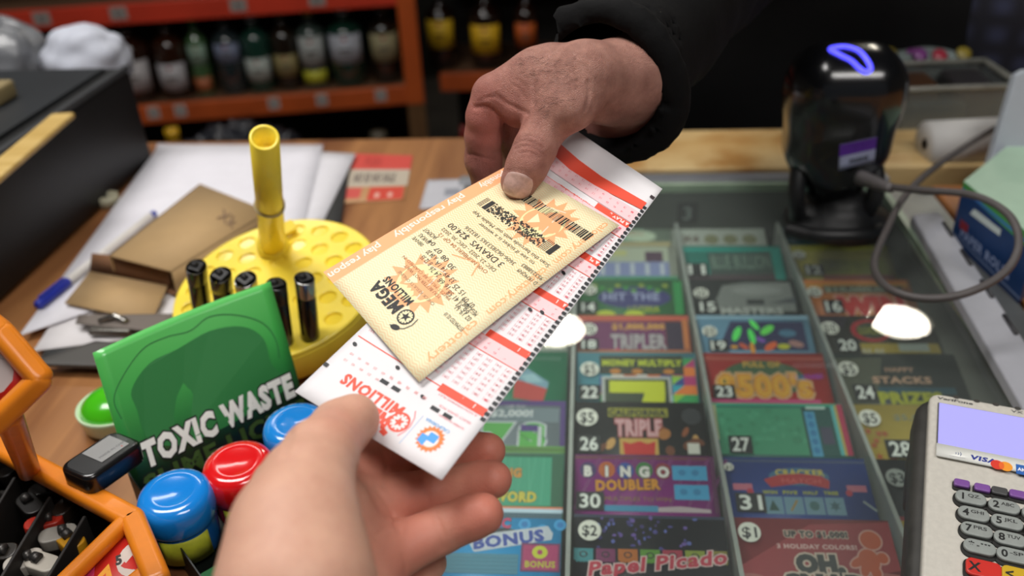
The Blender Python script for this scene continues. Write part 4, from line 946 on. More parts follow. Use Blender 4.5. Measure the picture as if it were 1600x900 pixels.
mb.tube([fa, fa + np.array([-.02, -.10, -.02]), fa + np.array([-.05, -.25, -.02])], [.040, .05, .06], 24)
mb.build('shirt_sleeve', M('2b3038', .85), p2, True)

# ================================================================ payment terminal
O = onz(1453, 612, 1.015); Xd = onz(1600, 638, 1.015) - O; Yd = onz(1492, 880, .995) - O
TM = frame(O, Xd, -Yd)       # x right, y towards the far end (0 at top edge, negative towards us), z up out of the face
def tinv(x, y, h=0.0):
    """face coordinates (m) of the point seen at a pixel"""
    n = np.array(TM.col[2][:3]); o = np.array(TM.translation) + n * h; d = ray(x, y); p = CAM + d * (((o - CAM) @ n) / (d @ n)); q = TM.inverted() @ Vector(p); return q.x, q.y
t = thing('payment_terminal', 'grey card payment terminal with lit lilac screen and oval keys on the glass', 'payment terminal', mat=TM)
W, LN = .078, .185
shell = M('c6c2b8', .38, noise=.06, scale=300); dark = M('3a3936', .55, noise=.3, scale=90)
mb = MB(); loop = [(p[0] + W / 2, p[1] - LN / 2) for p in rrect(W + .012, LN + .006, .012, 5)]
mb.prism(loop, -.034, -.006, dark, bev=.006, smooth=True); mb.build('base_shell', None, t)
MB().box((W / 2, -.032, -.043), (W + .010, .044, .022), dark, b=.005).build('rear_foot', None, t)
mb = MB(); loop = [(p[0] + W / 2, p[1] - LN / 2) for p in rrect(W, LN, .006, 4)]; mb.prism(loop, -.010, 0, shell, bev=.002, smooth=True); mb.build('face_plate', None, t)
fc = lambda x, y, h: Vector((x, y, h))
sx0_, sy0_ = tinv(1467, 632); sx1_, sy1_ = tinv(1479, 698)
mb = MB(); mb.box(((sx0_ + .0745) / 2, (sy0_ + sy1_) / 2, .0003), (.0745 - sx0_ + .0012, sy0_ - sy1_ + .0012, .0015), M('4a4a48', .5), b=0); bez_s = mb.build('screen_bezel', None, t)
sx0, sy0 = tinv(1467, 632); sx1, sy1 = tinv(1479, 698)
mb = MB(); mb.box(((sx0 + .074) / 2, (sy0 + sy1) / 2, .0008), (.074 - sx0, sy0 - sy1, .0014), M('9f9ce6', .3, noise=0, emit=.42)); mb.build('screen', None, bez_s, label='lit lilac screen')
mb = MB(); a = Art(mb, fc); 
for x in (1494, 1526, 1556, 1590):
    u, v = tinv(x, 607 + (x - 1453) * .185 + 6); a.ell(u, v, .0018, .0014, '3c3a36')
u, v = tinv(1464, 623); a.text('VeriFone', u, v, .0020, '2a2a2c', w=.019, bold=.03, shear=.2)
u, v = tinv(1580, 644); a.text('VX 570', u, v, .0020, '3a3a3c', w=.014, bold=.02); mb.build('printed_name', None, t)
# sticker strip
s0 = tinv(1463, 694, .001); s1 = tinv(1600, 734, .001); s2 = tinv(1466, 716, .001)
hs = abs(s2[1] - s0[1]) * .92
mb = MB(); yb = s0[1]
mb.sheet(lambda u, v, h: Vector((s0[0] + u * (W + .001 - s0[0]), yb - hs + v * hs, .0022 + h)), 4, 1, .0006, M('dfe0da', .3, noise=.03))
a = Art(mb, lambda x, y, h: Vector((x, y, .0022 + h)))
def px(x, y): return tinv(x, y, .0022)
u, v = px(1493, 708); 
for k in range(3): a.line([(u + k * .0012, v - .0006 - k * .0004), (u + .0005 + k * .0012, v), (u + k * .0012, v + .0006 + k * .0004)], .00035, '3c4c7c')
a.text('CONTACTLESS', u - .003, v - .0030, .0007, '9a9a9c', w=.008)
u, v = px(1516, 717); a.text('VISA', u, v, .0030, '26348c', w=.0125, bold=.05, shear=.2)
u, v = px(1562, 727); a.ell(u - .0012, v, .0033, .0033, 'd83a2a', 28); a.ell(u + .0030, v, .0033, .0033, 'f09a2c', 28); a.ell(u + .0009, v, .0013, .0026, 'e8682a', 20)
u, v = px(1590, 733); a.rect(u - .0008, v - .0034, u + .009, v + .0034, '2a62b0'); a.text('AMEX', u, v - .001, .0022, 'f0f0f0', w=.0075, bold=.03)
mb.build('card_logo_sticker', None, t)
# keys
kf = M('8f9490', .45, noise=.06, scale=200); kb = M('1d1c1a', .6)
def key(x, y, wd, ht, col, n1='', n2='', name='key', lab=None):
    u, v = tinv(x, y, .0025); mb = MB(); lp = rrect(wd, ht, min(wd, ht) * (.48 if name == 'key' else .28), 7)
    mb.prism([(p[0] * 1.12, p[1] * 1.24 - .0004) for p in lp], 0, .0012, kb, Matrix.Translation((u, v - .0005, -.0002)))
    mb.prism(lp, .0008, .0032, col, Matrix.Translation((u, v, 0)), bev=.0007, smooth=True)
    a = Art(mb, lambda q, r, h: Vector((u + q, v + r, .0032 + h)))
    if n1: a.text(n1, -wd * .26, -ht * .26, ht * .50, '1a1a1a', bold=.03, al='c')
    if n2: a.text(n2, -wd * .10, ht * .0, ht * .24, '2a2a2a', w=wd * (.40 if len(n2) > 2 else .25), bold=.02)
    o = mb.build(name, None, t); 
    if lab: o['label'] = lab
for (x, y, c) in ((1503, 755, '7a4f96'), (1535, 762, '7a4f96'), (1562, 767, '4a4a4a'), (1590, 772, '7a4f96')): key(x, y, .0078, .0050, M(c, .4, noise=.05), name='function_key', lab='purple function key' if c[0] == '7' else 'small grey function key')
for r, (ry, ks2) in enumerate((((778, 791), (('1', 'QZ.'), ('2', 'ABC'), ('3', 'DEF'))), ((803, 816), (('4', 'GHI'), ('5', 'JKL'), ('6', 'MNO'))), ((828, 842), (('7', 'PRS'), ('8', 'TUV'), ('9', 'WXY'))), ((855, 868), (('*', ",'\""), ('0', '-SP'), ('#', '='))))):
    for c, (n1, n2) in enumerate(ks2):
        x = (1517, 1569, 1622)[c] + r * 4.6; y = ry[0] + (ry[1] - ry[0]) * c; key(x, y, .0150, .0082, kf, n1, n2)
key(1537, 889, .016, .0100, M('c83028', .4, noise=.05), 'X', '', 'cancel_key', 'red cancel key'); key(1590, 900, .014, .0095, M('c8a428', .4, noise=.05), '<', '', 'clear_key', 'yellow clear key'); key(1640, 912, .014, .0095, M('3a8a4a', .4), 'O', '', 'enter_key', 'green enter key')
TB = TM

# ================================================================ barcode scanner
sc_o = Vector((.229, .80, TOP))
t = thing('barcode_scanner', 'black upright barcode scanner with glowing violet ring on top and purple label', 'barcode scanner', sc_o)
blk = M('0f1012', .22, noise=.1, spec=.6, coat=.3); blk2 = M('17181a', .45, noise=.1)
S6 = SDF(np.array(sc_o) - [.08, .08, .005], np.array(sc_o) + [.08, .08, .19], .0022)
R0 = np.array([[1, 0, 0], [0, math.cos(.12), -math.sin(.12)], [0, math.sin(.12), math.cos(.12)]])
S6.rbox(R0, np.array(sc_o) + [0, .004, .110], (.048, .036, .060), .030, .004)
S6.cone(np.array(sc_o) + [-.012, .006, .130], .040, np.array(sc_o) + [.012, .006, .130], .040, .014)
S6.cone(np.array(sc_o) + [0, .006, .055], .034, np.array(sc_o) + [0, .01, .030], .020, .014)
V6, Q6 = S6.mesh(); V6 = smooth_mesh(V6, Q6, 4); to_obj('scanner_body', V6, Q6, blk, t)
b6 = BVHTree.FromPolygons(V6.tolist(), Q6.tolist())
mb = MB(); mb.lathe([(.049, 0), (.051, .004), (.048, .010), (.032, .018), (.026, .026), (.022, .034), (.0, .036)], 32, None, Matrix.Translation((.010, 0, 0))); mb.build('stand_base', blk2, t)
mb = MB()
for s_ in (-1, 1): mb.tube(bez([(s_ * .030, -.012, .012), (s_ * .036, -.018, .04), (s_ * .034, -.006, .066)]), .008, 10)
mb.tube(bez([(-.042, -.03, .008), (-.02, -.048, .012), (.02, -.048, .012), (.042, -.03, .008)]), .007, 10); mb.build('stand_bracket', blk2, t)
# light ring: a loop laid on the dome
loop = bez([(x, y, 0) for x, y in ((1297, 78), (1318, 74), (1340, 80), (1354, 94), (1360, 108), (1353, 113), (1343, 108), (1330, 96), (1314, 88))], 6, closed=True)
pl = []
for q in loop:
    p, n, _, _ = seen_point(b6, q.x, q.y)
    if p is not None: pl.append(p + n * .0006)
if len(pl) > 6: mb = MB(); mb.tube(pl, .0022, 8, closed=True); mb.build('light_ring', M('4a48f0', .3, noise=0, emit=2.2), t, True, label='glowing violet ring')
def sticker_on(bv, quad, parent, name, draw, col, nu=8, nv=5, off=.0006, scale=(100, 60)):
    """a label stuck to the surface, seen through its four corners; own coordinates scale[0] x scale[1], y up"""
    A, B_, C_, D_ = [np.array(q, float) for q in quad]
    cache = {}
    N0 = None
    def at(u, v):
        q = A * (1 - u) * (1 - v) + B_ * u * (1 - v) + C_ * u * v + D_ * (1 - u) * v; p, n, _, _ = seen_point(bv, q[0], q[1]); return p, n
    g = [[at(i / nu, j / nv) for i in range(nu + 1)] for j in range(nv + 1)]
    if any(p is None for r in g for p, n in r): return None
    nn = Vector((0, 0, 0))
    for r in g:
        for p, n in r: nn += n
    nn.normalize()
    def fn(u, v, h):
        u = min(max(u, 0), 1); v = min(max(v, 0), 1); i = min(int(u * nu), nu - 1); j = min(int(v * nv), nv - 1); fu, fv = u * nu - i, v * nv - j
        p = g[j][i][0] * (1 - fu) * (1 - fv) + g[j][i + 1][0] * fu * (1 - fv) + g[j + 1][i + 1][0] * fu * fv + g[j + 1][i][0] * (1 - fu) * fv
        return p + nn * (h + off)
    mb = MB(); mb.sheet(fn, nu, nv, .0004, col); a = Art(mb, lambda x, y, h: fn(x / scale[0], y / scale[1], h + 1e-5), cell=12); draw(a); return mb.build(name, None, parent, True)
sticker_on(b6, ((1310, 266), (1366, 252), (1370, 214), (1312, 226)), t, 'asset_label', lambda a: (a.rect(0, 32, 100, 60, '5c2c9c'), a.text('POS', 40, 40, 11, '3a2464', w=30, bold=.03), a.rect(28, 12, 80, 17, '4c5260'), a.text('7580G', 28, 9, 11, '4c5260', w=52, bold=.03)), M('a0a6c4', .4, noise=.04))
# its cable, looping over the case edge
cpts = [(dep(1345, 278, .80)), dep(1380, 290, .775), dep(1440, 297, .74), dep(1520, 305, .70), dep(1575, 335, .67), dep(1592, 380, .65), dep(1570, 425, .64), dep(1510, 458, .635), dep(1440, 466, .64), dep(1385, 448, .66), dep(1366, 412, .70), dep(1385, 360, .75), dep(1415, 305, .79), dep(1460, 262, .83), dep(1530, 215, .90), dep(1620, 165, .98)]
mb = MB(); mb.tube(bez(cpts, 10), .0030, 10); cab = mb.build('scanner_cable', M('55504f', .5, noise=.1)); tag(cab, 'grey cable curling from the barcode scanner in a wide loop', 'cable')
mb = MB(); c0 = cpts[0]; dd = (cpts[1] - cpts[0]) / np.linalg.norm(cpts[1] - cpts[0])
prof = []
for i in range(9): prof += [c0 + dd * (i * .0045), c0 + dd * (i * .0045 + .003)]
mb.tube(prof, [(.0072 - .0003 * (i // 2)) if i % 2 == 0 else (.0056 - .0002 * (i // 2)) for i in range(18)], 12); b_ = mb.build('strain_relief', M('6a6666', .5)); b_.parent = cab

# ================================================================ yellow round display with lighters
DC = onz(432, 447, 1.0); ycol = M('fbdf45', .32, noise=.05, scale=30, sss=.0, coat=.2)
rot_t = Matrix.Rotation(math.radians(13), 4, 'X') @ Matrix.Rotation(math.radians(-4), 4, 'Y')
dm = Matrix.Translation(Vector(DC)) @ rot_t
t = thing('round_display_tray', 'yellow round plastic tray full of holes with a tall centre tube', 'display tray', mat=dm)
def holes_disc(R, holes, z0, z1, name, mat):
    cu = bpy.data.curves.new(name, 'CURVE'); cu.dimensions = '2D'; cu.fill_mode = 'BOTH'; cu.extrude = (z1 - z0) / 2; cu.bevel_depth = .0012; cu.bevel_resolution = 2
    def circ(cx, cy, r, n):
        s_ = cu.splines.new('POLY'); s_.points.add(n - 1); s_.use_cyclic_u = True
        for i in range(n): s_.points[i].co = (cx + r * math.cos(2 * pi * i / n), cy + r * math.sin(2 * pi * i / n), 0, 1)
    circ(0, 0, R, 96)
    for (hx, hy, hr) in holes: circ(hx, hy, hr, 24)
    tmp = bpy.data.objects.new(name, cu); me = bpy.data.meshes.new_from_object(tmp); bpy.data.objects.remove(tmp)
    me.transform(Matrix.Translation((0, 0, (z0 + z1) / 2))); me.materials.clear(); me.materials.append(mat)
    o = bpy.data.objects.new(name, me); COL.objects.link(o); return o
HL = []
for (rad, n, ph) in ((.030, 8, .2), (.049, 14, .1), (.0685, 20, .0)):
    for i in range(n): an = 2 * pi * i / n + ph; HL.append((rad * math.cos(an), rad * math.sin(an), .0078))
RD = .083
top = holes_disc(RD - .003, HL, -.004, 0, 'top_plate', ycol); top.parent = t
mb = MB(); mb.lathe([(RD, -.002), (RD, -.004), (RD - .002, -.026), (RD - .006, -.030), (0, -.030), ], 96, ycol)
mb.lathe([(RD - .0045, -.001), (RD - .003, .0012), (RD - .001, .0008), (RD, -.002)], 96, ycol)
for (hx, hy, hr) in HL: mb.lathe([(hr + .001, -.003), (hr - .001, -.020), (0, -.021)], 16, M('efb60c', .45, noise=.05), Matrix.Translation((hx, hy, 0)))
mb.build('tray_body', None, t)
# centre tube
mb = MB(); PLt = dm.inverted() @ Vector(dep(413, 215, .575)); bz = dm.inverted() @ Vector(onz(432, 402, 1.0)); bz.z = 0
ax_ = (PLt - bz); Lp = ax_.length; zq = ax_.to_track_quat('Z', 'Y').to_matrix().to_4x4(); TT = Matrix.Translation(bz) @ zq
mb.lathe([(.0105, -.003), (.0100, Lp * .5), (.0096, Lp), (.0072, Lp), (.0072, Lp - .02), (0, Lp - .02)], 32, ycol, TT); ctube = mb.build('centre_tube', None, t)
mb = MB(); mb.lathe([(.0128, -.002), (.0128, .010), (.0105, .012)], 32, ycol, TT); mb.box((.014, .008, .004), (.022, .010, .008), ycol, TT, b=.001); mb.build('tube_collar', None, t)
rb = MB(); rb.tube([TT @ Vector((.0108 * math.cos(2 * pi * i / 24), .0108 * math.sin(2 * pi * i / 24), Lp * .46 + .0012 * math.sin(4 * pi * i / 24))) for i in range(24)], .0008, 6, closed=True); rb.build('rubber_band', M('b0a07c', .6), ctube)
# lighters standing in the holes
chrome = M('b9b9b6', .2, metal=.9, noise=.05); gas = M('12110f', .12, noise=.1, coat=.5)
def tray_at(x, y, h):
    n = np.array(dm.to_3x3() @ Vector((0, 0, 1))); o = np.array(dm @ Vector((0, 0, h))); d = ray(x, y); return CAM + d * (((o - CAM) @ n) / (d @ n))
def lighter(x, y, xb, yb, labl, hood=chrome, ln=.062):
    """head and foot as seen; the foot stands in a hole of the tray"""
    P0 = tray_at(xb, yb, -.006); zb = (RW @ (P0 - CAM))[2] * -1; best = None
    for k in range(80):
        q = dep(x, y, zb - .09 * k / 80); e_ = abs(np.linalg.norm(q - P0) - ln)
        if best is None or e_ < best[0]: best = (e_, q)
    hz = float(np.linalg.norm(best[1] - P0)); p = dm.inverted() @ Vector(best[1]); bx_ = dm.inverted() @ Vector(P0); q = (p - bx_).to_track_quat('Z', 'Y').to_matrix().to_4x4()
    m = dm @ Matrix.Translation(bx_) @ q; l = thing('lighter', labl, 'lighter', mat=m, group='black lighters in the yellow tray')
    h = hz
    MB().prism([(p_[0], p_[1]) for p_ in [(1.25 * .0066 * math.cos(2 * pi * i / 20), 1.25 * .0055 * math.sin(2 * pi * i / 20)) for i in range(20)]], 0, h * .74, gas, bev=.001, smooth=True).build('body', None, l)
    mb = MB(); pr = [(.0086 * math.cos(2 * pi * i / 20), .0072 * math.sin(2 * pi * i / 20)) for i in range(20)]
    mb.prism(pr, h * .74, h * .97, hood, bev=.0006, smooth=True, caps=False); hd = mb.build('metal_hood', None, l)
    mb = MB(); mb.box((0, .0, h * .955), (.010, .0095, h * .08), M('101010', .4), b=.0008)
    mb.lathe([(.0030, -.0018), (.0030, .0018)], 14, M('2a2a2a', .5, metal=.5), Matrix.Translation((0, .0012, h * .985)) @ Matrix.Rotation(pi / 2, 4, 'Y')); mb.build('spark_wheel', None, hd)
    return l
dkh = M('1a1918', .25, noise=.1, coat=.4)
lighter(306, 414, 318, 500, 'black lighter furthest left in the yellow tray', dkh)
lighter(344, 427, 356, 505, 'black lighter second from the left in the yellow tray', dkh)
lighter(383, 434, 396, 510, 'half hidden black lighter in the middle of the five', chrome)
lighter(431, 440, 446, 545, 'black lighter with a black head just right of the green card', dkh)
lighter(475, 431, 486, 536, 'black lighter with a bright chrome collar at the right of the five')

# ================================================================ candy display box with the green header card
BX = Vector((.695, .72, 0)).normalized(); BY = Vector((-BX.y, BX.x, 0))
BO = Vector((-.281, .3975, TOP + .0006))
BM = Matrix.Identity(4)
for i in range(3): BM[i][0] = BX[i]; BM[i][1] = BY[i]; BM[i][2] = (0, 0, 1)[i]
BM.translation = BO
t = thing('candy_display_box', 'green cardboard candy display box with raised header card reading TOXIC WASTE', 'display box', mat=BM)
CW = .121; cx0 = -.001; grn = '3fa447'
prof = [(.0372, .0995), (.027, .081), (.016, .0605), (.006, .0415), (0, .029), (-.004, .018), (-.0055, .006), (-.0055, .001)]
cum = [0]
for a_, b_ in zip(prof[:-1], prof[1:]): cum.append(cum[-1] + math.dist(a_, b_))
TL = cum[-1]
def card_pt(x, s, h):
    """x across, s measured down the card from its top edge"""
    s = min(max(s, 0), TL - 1e-6); k = max(i for i in range(len(cum) - 1) if cum[i] <= s); f = (s - cum[k]) / (cum[k + 1] - cum[k])
    y = prof[k][0] * (1 - f) + prof[k + 1][0] * f; z = prof[k][1] * (1 - f) + prof[k + 1][1] * f
    dy, dz = prof[k + 1][0] - prof[k][0], prof[k + 1][1] - prof[k][1]; l = math.hypot(dy, dz)
    bow = .004 * math.sin(pi * (x - cx0) / CW) * max(0, 1 - s / .07)
    return Vector((x + .010 * (1 - min(s, cum[4]) / cum[4]), y + (dz / l) * h * 1.0 + bow, z + (-dy / l) * h * -1.0 * -1.0))
# outward normal faces the viewer: (-y, +z)
def card_pt2(x, s, h):
    p = card_pt(x, s, 0); k = max(i for i in range(len(cum) - 1) if cum[i] <= min(s, TL - 1e-6)); dy, dz = prof[k + 1][0] - prof[k][0], prof[k + 1][1] - prof[k][1]; l = math.hypot(dy, dz)
    return p + Vector((0, dz / l, -dy / l)) * h
gm = bpy.data.materials.new('printed_shaded_card'); gm.use_nodes = True; nt = gm.node_tree; b = nt.nodes['Principled BSDF']; b.inputs['Roughness'].default_value = .3; b.inputs['Coat Weight'].default_value = .3
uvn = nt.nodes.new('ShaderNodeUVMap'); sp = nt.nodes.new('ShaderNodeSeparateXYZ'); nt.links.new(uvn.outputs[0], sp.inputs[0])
cr = nt.nodes.new('ShaderNodeValToRGB'); cr.color_ramp.elements[0].position = 0; cr.color_ramp.elements[0].color = lin('5cc660'); cr.color_ramp.elements[1].position = .95; cr.color_ramp.elements[1].color = lin('0c1410')  # printed green fade, with the light's fall-off down the card worked into the colour
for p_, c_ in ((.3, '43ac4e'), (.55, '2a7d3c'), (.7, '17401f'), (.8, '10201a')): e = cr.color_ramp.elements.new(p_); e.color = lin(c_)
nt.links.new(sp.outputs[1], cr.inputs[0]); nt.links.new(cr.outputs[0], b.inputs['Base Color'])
mb = MB(); NU, NV = 16, 21
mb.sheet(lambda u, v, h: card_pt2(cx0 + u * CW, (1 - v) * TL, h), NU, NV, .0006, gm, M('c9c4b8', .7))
ptop = prof[0]; 
def cinv(x, y):
    """card coordinates of the point seen at a pixel (flat upper part)"""
    o = BM @ Vector((0, prof[0][0], prof[0][1])); e = (BM @ Vector((0, prof[4][0], prof[4][1]))) - o; nx = BX.cross(e).normalized(); d = Vector(ray(x, y)); C_ = Vector(CAM)
    p = C_ + d * ((o - C_).dot(nx) / d.dot(nx)); q = p - o; s = q.dot(e) / e.length; return q.dot(BX) - .010 * (1 - min(max(s, 0), cum[4]) / cum[4]), s
a = Art(mb, lambda x, s, h: card_pt2(x, s, h), cell=.01)
# dark scalloped print outline of the green panel
pts = [cinv(*p) for p in ((190, 655), (178, 625), (192, 590), (225, 548), (262, 530), (300, 520), (330, 498), (370, 494), (410, 505), (430, 530), (436, 560))]
pts = [(q.x, q.y) for q in bez([(x, y, 0) for x, y in pts], 6)]
a.line(pts, .0006, '1f6a34')
pts = [cinv(*p) for p in ((214, 640), (206, 610), (235, 570), (280, 548), (330, 520), (380, 512), (412, 530), (424, 570), (450, 600), (400, 640), (300, 690), (235, 690))]
q0 = [(q.x, q.y) for q in bez([(x, y, 0) for x, y in pts], 4, closed=True)]
a.poly(q0, '237a38')
x0, s0 = cinv(228, 727); x1, s1 = cinv(466, 632)
sl = math.atan2(s1 - s0, x1 - x0)
s0 = min(s0, cum[4] + .004)
a.L = 10; a.inc = 14; a.text('TOXIC WASTE', x0, s0 + .0012, .0142, 'f2f2ea', w=(x1 - x0), sgn=-1, bold=.06, out='0a140c', ob=.055)
a.L = 12; a.text('SLIME LICKER', x0 - .004, s0 + .0178, .0115, '3d5a22', w=(x1 - x0) * 1.12, sgn=-1, bold=.04, out='141a10', ob=.04)
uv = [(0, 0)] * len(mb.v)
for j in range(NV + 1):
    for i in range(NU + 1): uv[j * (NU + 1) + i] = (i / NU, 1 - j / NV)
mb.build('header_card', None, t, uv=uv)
D_ = .100
mb = MB(); bk = M('0e140f', .5); gd = M('1d5a2c', .35, noise=.08, coat=.2)
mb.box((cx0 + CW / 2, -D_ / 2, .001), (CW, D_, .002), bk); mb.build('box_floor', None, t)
mb = MB()
for x in (cx0, cx0 + CW): mb.add([(x - .0004, 0, 0), (x - .0004, 0, .034), (x - .0004, -D_, .018), (x - .0004, -D_, 0), (x + .0004, 0, 0), (x + .0004, 0, .034), (x + .0004, -D_, .018), (x + .0004, -D_, 0)], [(0, 1, 2, 3), (7, 6, 5, 4), (1, 5, 6, 2), (0, 4, 5, 1), (3, 2, 6, 7)], bk)
mb.build('side_panel', None, t)
mb = MB(); mb.box((cx0 + CW / 2, -D_, .009), (CW, .0008, .018), gd); a = Art(mb, lambda x, z, h: Vector((x, -D_ - .0004 - h, z))); a.text('TOXIC WASTE', .03, .005, .008, 'e8e8e0', w=.08, bold=.06, out='0c1610'); mb.build('front_panel', None, t)
mb = MB(); mb.box((cx0 + CW / 2, -D_ + .004, .0175), (CW, .008, .0008), gd); mb.build('front_ledge', None, t)
def barrel(x, y, col, col2, lab):
    c = onz(x, y, .997); o = thing('candy_barrel', lab, 'candy container', (c[0], c[1], TOP + .0052), rot=(math.radians(4), 0, .4), group='candy barrels in the display box')
    m = M(col, .16, noise=.04, coat=.6); 
    mb = MB(); mb.lathe([(.0165, 0), (.0185, .003), (.0192, .012), (.0196, .024), (.0198, .028)], 48, M(col2, .2, noise=.05, coat=.5)); mb.build('barrel_body', None, o)
    mb = MB(); mb.lathe([(.0205, .026), (.0212, .027), (.0216, .034), (.0212, .0395), (.0195, .0432), (.0165, .0450), (.0125, .0458), (.011, .0452), (0, .0448)], 48, m); mb.build('cap', None, o)
    mb = MB(); mb.sheet(lambda u, v, h: Vector(((.0198 + h) * math.cos(-2.3 + u * 1.5), (.0198 + h) * math.sin(-2.3 + u * 1.5), .004 + v * .019)), 12, 2, .0003, M('c2c83a', .35, noise=.2, scale=120)); mb.build('paper_label', None, o)
    return o
barrel(272, 768, '1a84dc', '1668b8', 'blue capped candy barrel at the left, nearest the viewer')
barrel(371, 722, 'e01a1e', 'b0141c', 'red capped candy barrel between the two blue ones')
barrel(462, 660, '1f8ae0', '1668b8', 'blue capped candy barrel beside the playslip corner')

# round tub of green slime behind the card
c = onz(186, 652, .955); t = thing('slime_tub', 'small round tub of bright green slime on the wooden counter behind the green card', 'tub', (c[0], c[1], TOP + .0005))
MB().lathe([(.020, 0), (.024, .004), (.0255, .014), (.0262, .0175), (.0245, .0175), (.023, .013), (0, .012)], 40, M('cfe8c0', .25, noise=.05, coat=.4)).build('clear_rim', None, t)
MB().lathe([(.0238, .014), (.022, .0195), (.016, .0245), (.008, .027), (0, .0275)], 40, M('4cc41e', .2, noise=.1, coat=.5)).build('slime', None, t)

# ================================================================ orange wire rack at the lower left
t = thing('orange_display_rack', 'orange plastic display rack with black bins and price cards', 'display rack', tuple(onz(60, 800, TOP)))
om = M('de7f18', .38, noise=.08, scale=60, coat=.1); RZ = 1.0
def bar(p, q, wd, th, mat, mb):
    p, q = Vector(p), Vector(q); d = q - p; m = frame((p + q) / 2, d, Vector((0, 0, 1)).cross(d)); mb.box((0, 0, 0), (d.length + wd * .6, wd, th), mat, m, b=min(wd, th) * .35)
A0, A1, A2, A3, A4 = (onz(-60, 668, RZ), onz(112, 752, RZ), onz(208, 812, RZ), onz(246, 905, RZ), onz(60, 950, RZ))
mb = MB(); bar(A0, A2, .013, .010, om, mb); bar(A2, A3, .013, .010, om, mb); mb.build('rim', None, t, True)
mb = MB(); bar(onz(200, 812, RZ), A4, .009, .009, om, mb); mb.build('divider_bar', None, t, True)
mb = MB(); bar(onz(248, 880, RZ - .004), onz(150, 960, RZ - .004), .009, .009, om, mb); mb.build('lower_bar', None, t, True)
# upright posts and upper frame holding a price card
def fm(p, q, wd, th, name):
    mb = MB(); bar(p, q, wd, th, om, mb); return mb.build(name, None, t, True)
UZ = .395
F = [dep(-50, 480, UZ), dep(2, 520, UZ), dep(64, 592, UZ), dep(-6, 660, UZ), dep(-70, 700, UZ)]
mb = MB(); bar(F[0], F[1], .0105, .010, om, mb); bar(F[1], F[2], .0105, .010, om, mb); mb.build('card_frame', None, t, True)
mb = MB(); bar(F[2], F[3], .0105, .010, om, mb); bar(F[3], F[4], .0105, .010, om, mb); mb.build('card_frame', None, t, True)
f3 = Vector(dep(12, 648, UZ + .004)); mb = MB(); bar(f3, Vector(onz(45, 735, RZ)), .012, .012, om, mb); mb.build('post', None, t, True)
def card(quad, name, cols, draw=None):
    A, B_, C_, D_ = [Vector(q) for q in quad]; n = (B_ - A).cross(D_ - A).normalized()
    if n.z < 0: n = -n
    fn = lambda u, v, h: A * (1 - u) * (1 - v) + B_ * u * (1 - v) + C_ * u * v + D_ * (1 - u) * v + n * h
    mb = MB(); mb.sheet(fn, 2, 2, .0006, M(cols, .45, noise=.05)); a = Art(mb, lambda x, y, h: fn(x / 100, y / 100, h)); draw(a); mb.build(name, None, t, True)
def c_up(a):
    a.poly([(0, 30), (0, 100), (60, 100), (74, 96), (84, 84), (84, 50), (70, 34), (40, 26)], 'b8aeac'); a.line([(50, 88), (60, 92), (78, 80)], 2, '8c8488')
card([dep(-6, 650, UZ + .003), dep(50, 604, UZ + .003), dep(12, 545, UZ + .003), dep(-50, 560, UZ + .003)], 'price_card', 'b81c1a', c_up)
def c_lo(a):
    a.poly([(70, 95), (96, 78), (92, 55), (80, 45), (62, 50), (50, 72), (52, 88)], 'cfc6bc'); a.text('5', 62, 58, 12, '33302e', rot=.3, bold=.05); a.poly([(30, 10), (30, 42), (48, 38), (62, 12), (60, 0), (34, 0)], 'e8a02a'); a.poly([(34, 12), (36, 34), (50, 16)], 'd8501e'); a.poly([(0, 0), (24, 0), (20, 30), (0, 36)], 'c03060')
q = [onz(100, 950, RZ - .012), onz(260, 930, RZ - .012), onz(246, 868, RZ - .004), onz(188, 812, RZ - .004)]
def c_lo2(a):
    a.rect(0, 0, 100, 100, 'c4241c'); 
card([onz(95, 915, RZ - .006), onz(196, 955, RZ - .006), onz(247, 872, RZ - .003), onz(190, 810, RZ - .003)], 'price_card', 'c2261c', lambda a: (a.ell(64, 72, 24, 27, 'd0c6bc', 20), a.poly([(52, 96), (92, 96), (86, 60), (46, 62)], 'd0c6bc'), a.text('5', 48, 52, 13, '33302e', rot=.9, bold=.06), a.poly([(34, 18), (36, 48), (62, 30), (78, 6), (50, 0)], 'e8a02a'), a.poly([(40, 18), (42, 36), (60, 16)], 'd8501e'), a.poly([(0, 0), (24, 0), (30, 26), (8, 50)], 'c03060')))
# black bin under the rim
mb = MB(); bn = M('131110', .7, noise=.2); corners = [onz(-80, 640, RZ - .012), A2, A3, onz(-80, 960, RZ - .012)]
pts_t = [Vector((p[0], p[1], RZ - .006)) for p in corners]; pts_b = [Vector((p[0], p[1], TOP + .001)) for p in corners]
mb.add(pts_t + pts_b, [(4, 5, 6, 7), (0, 1, 5, 4), (1, 2, 6, 5), (2, 3, 7, 6), (3, 0, 4, 7), (7, 6, 5, 4)], bn); mb.build('bin', None, t, True)
mb = MB(); dv = (Vector(A2) + Vector(onz(200, 812, RZ))) / 2
for k in range(4):
    p = Vector(onz(-40 + 55 * k, 700 + 30 * k, RZ)); q = Vector(onz(-120 + 55 * k, 830 + 30 * k, RZ)); p.z = q.z = .972; bar(p, q, .002, .040, M('1c1917', .6), mb)
mb.build('bin_divider', None, t, True)
rr = random.Random(31)
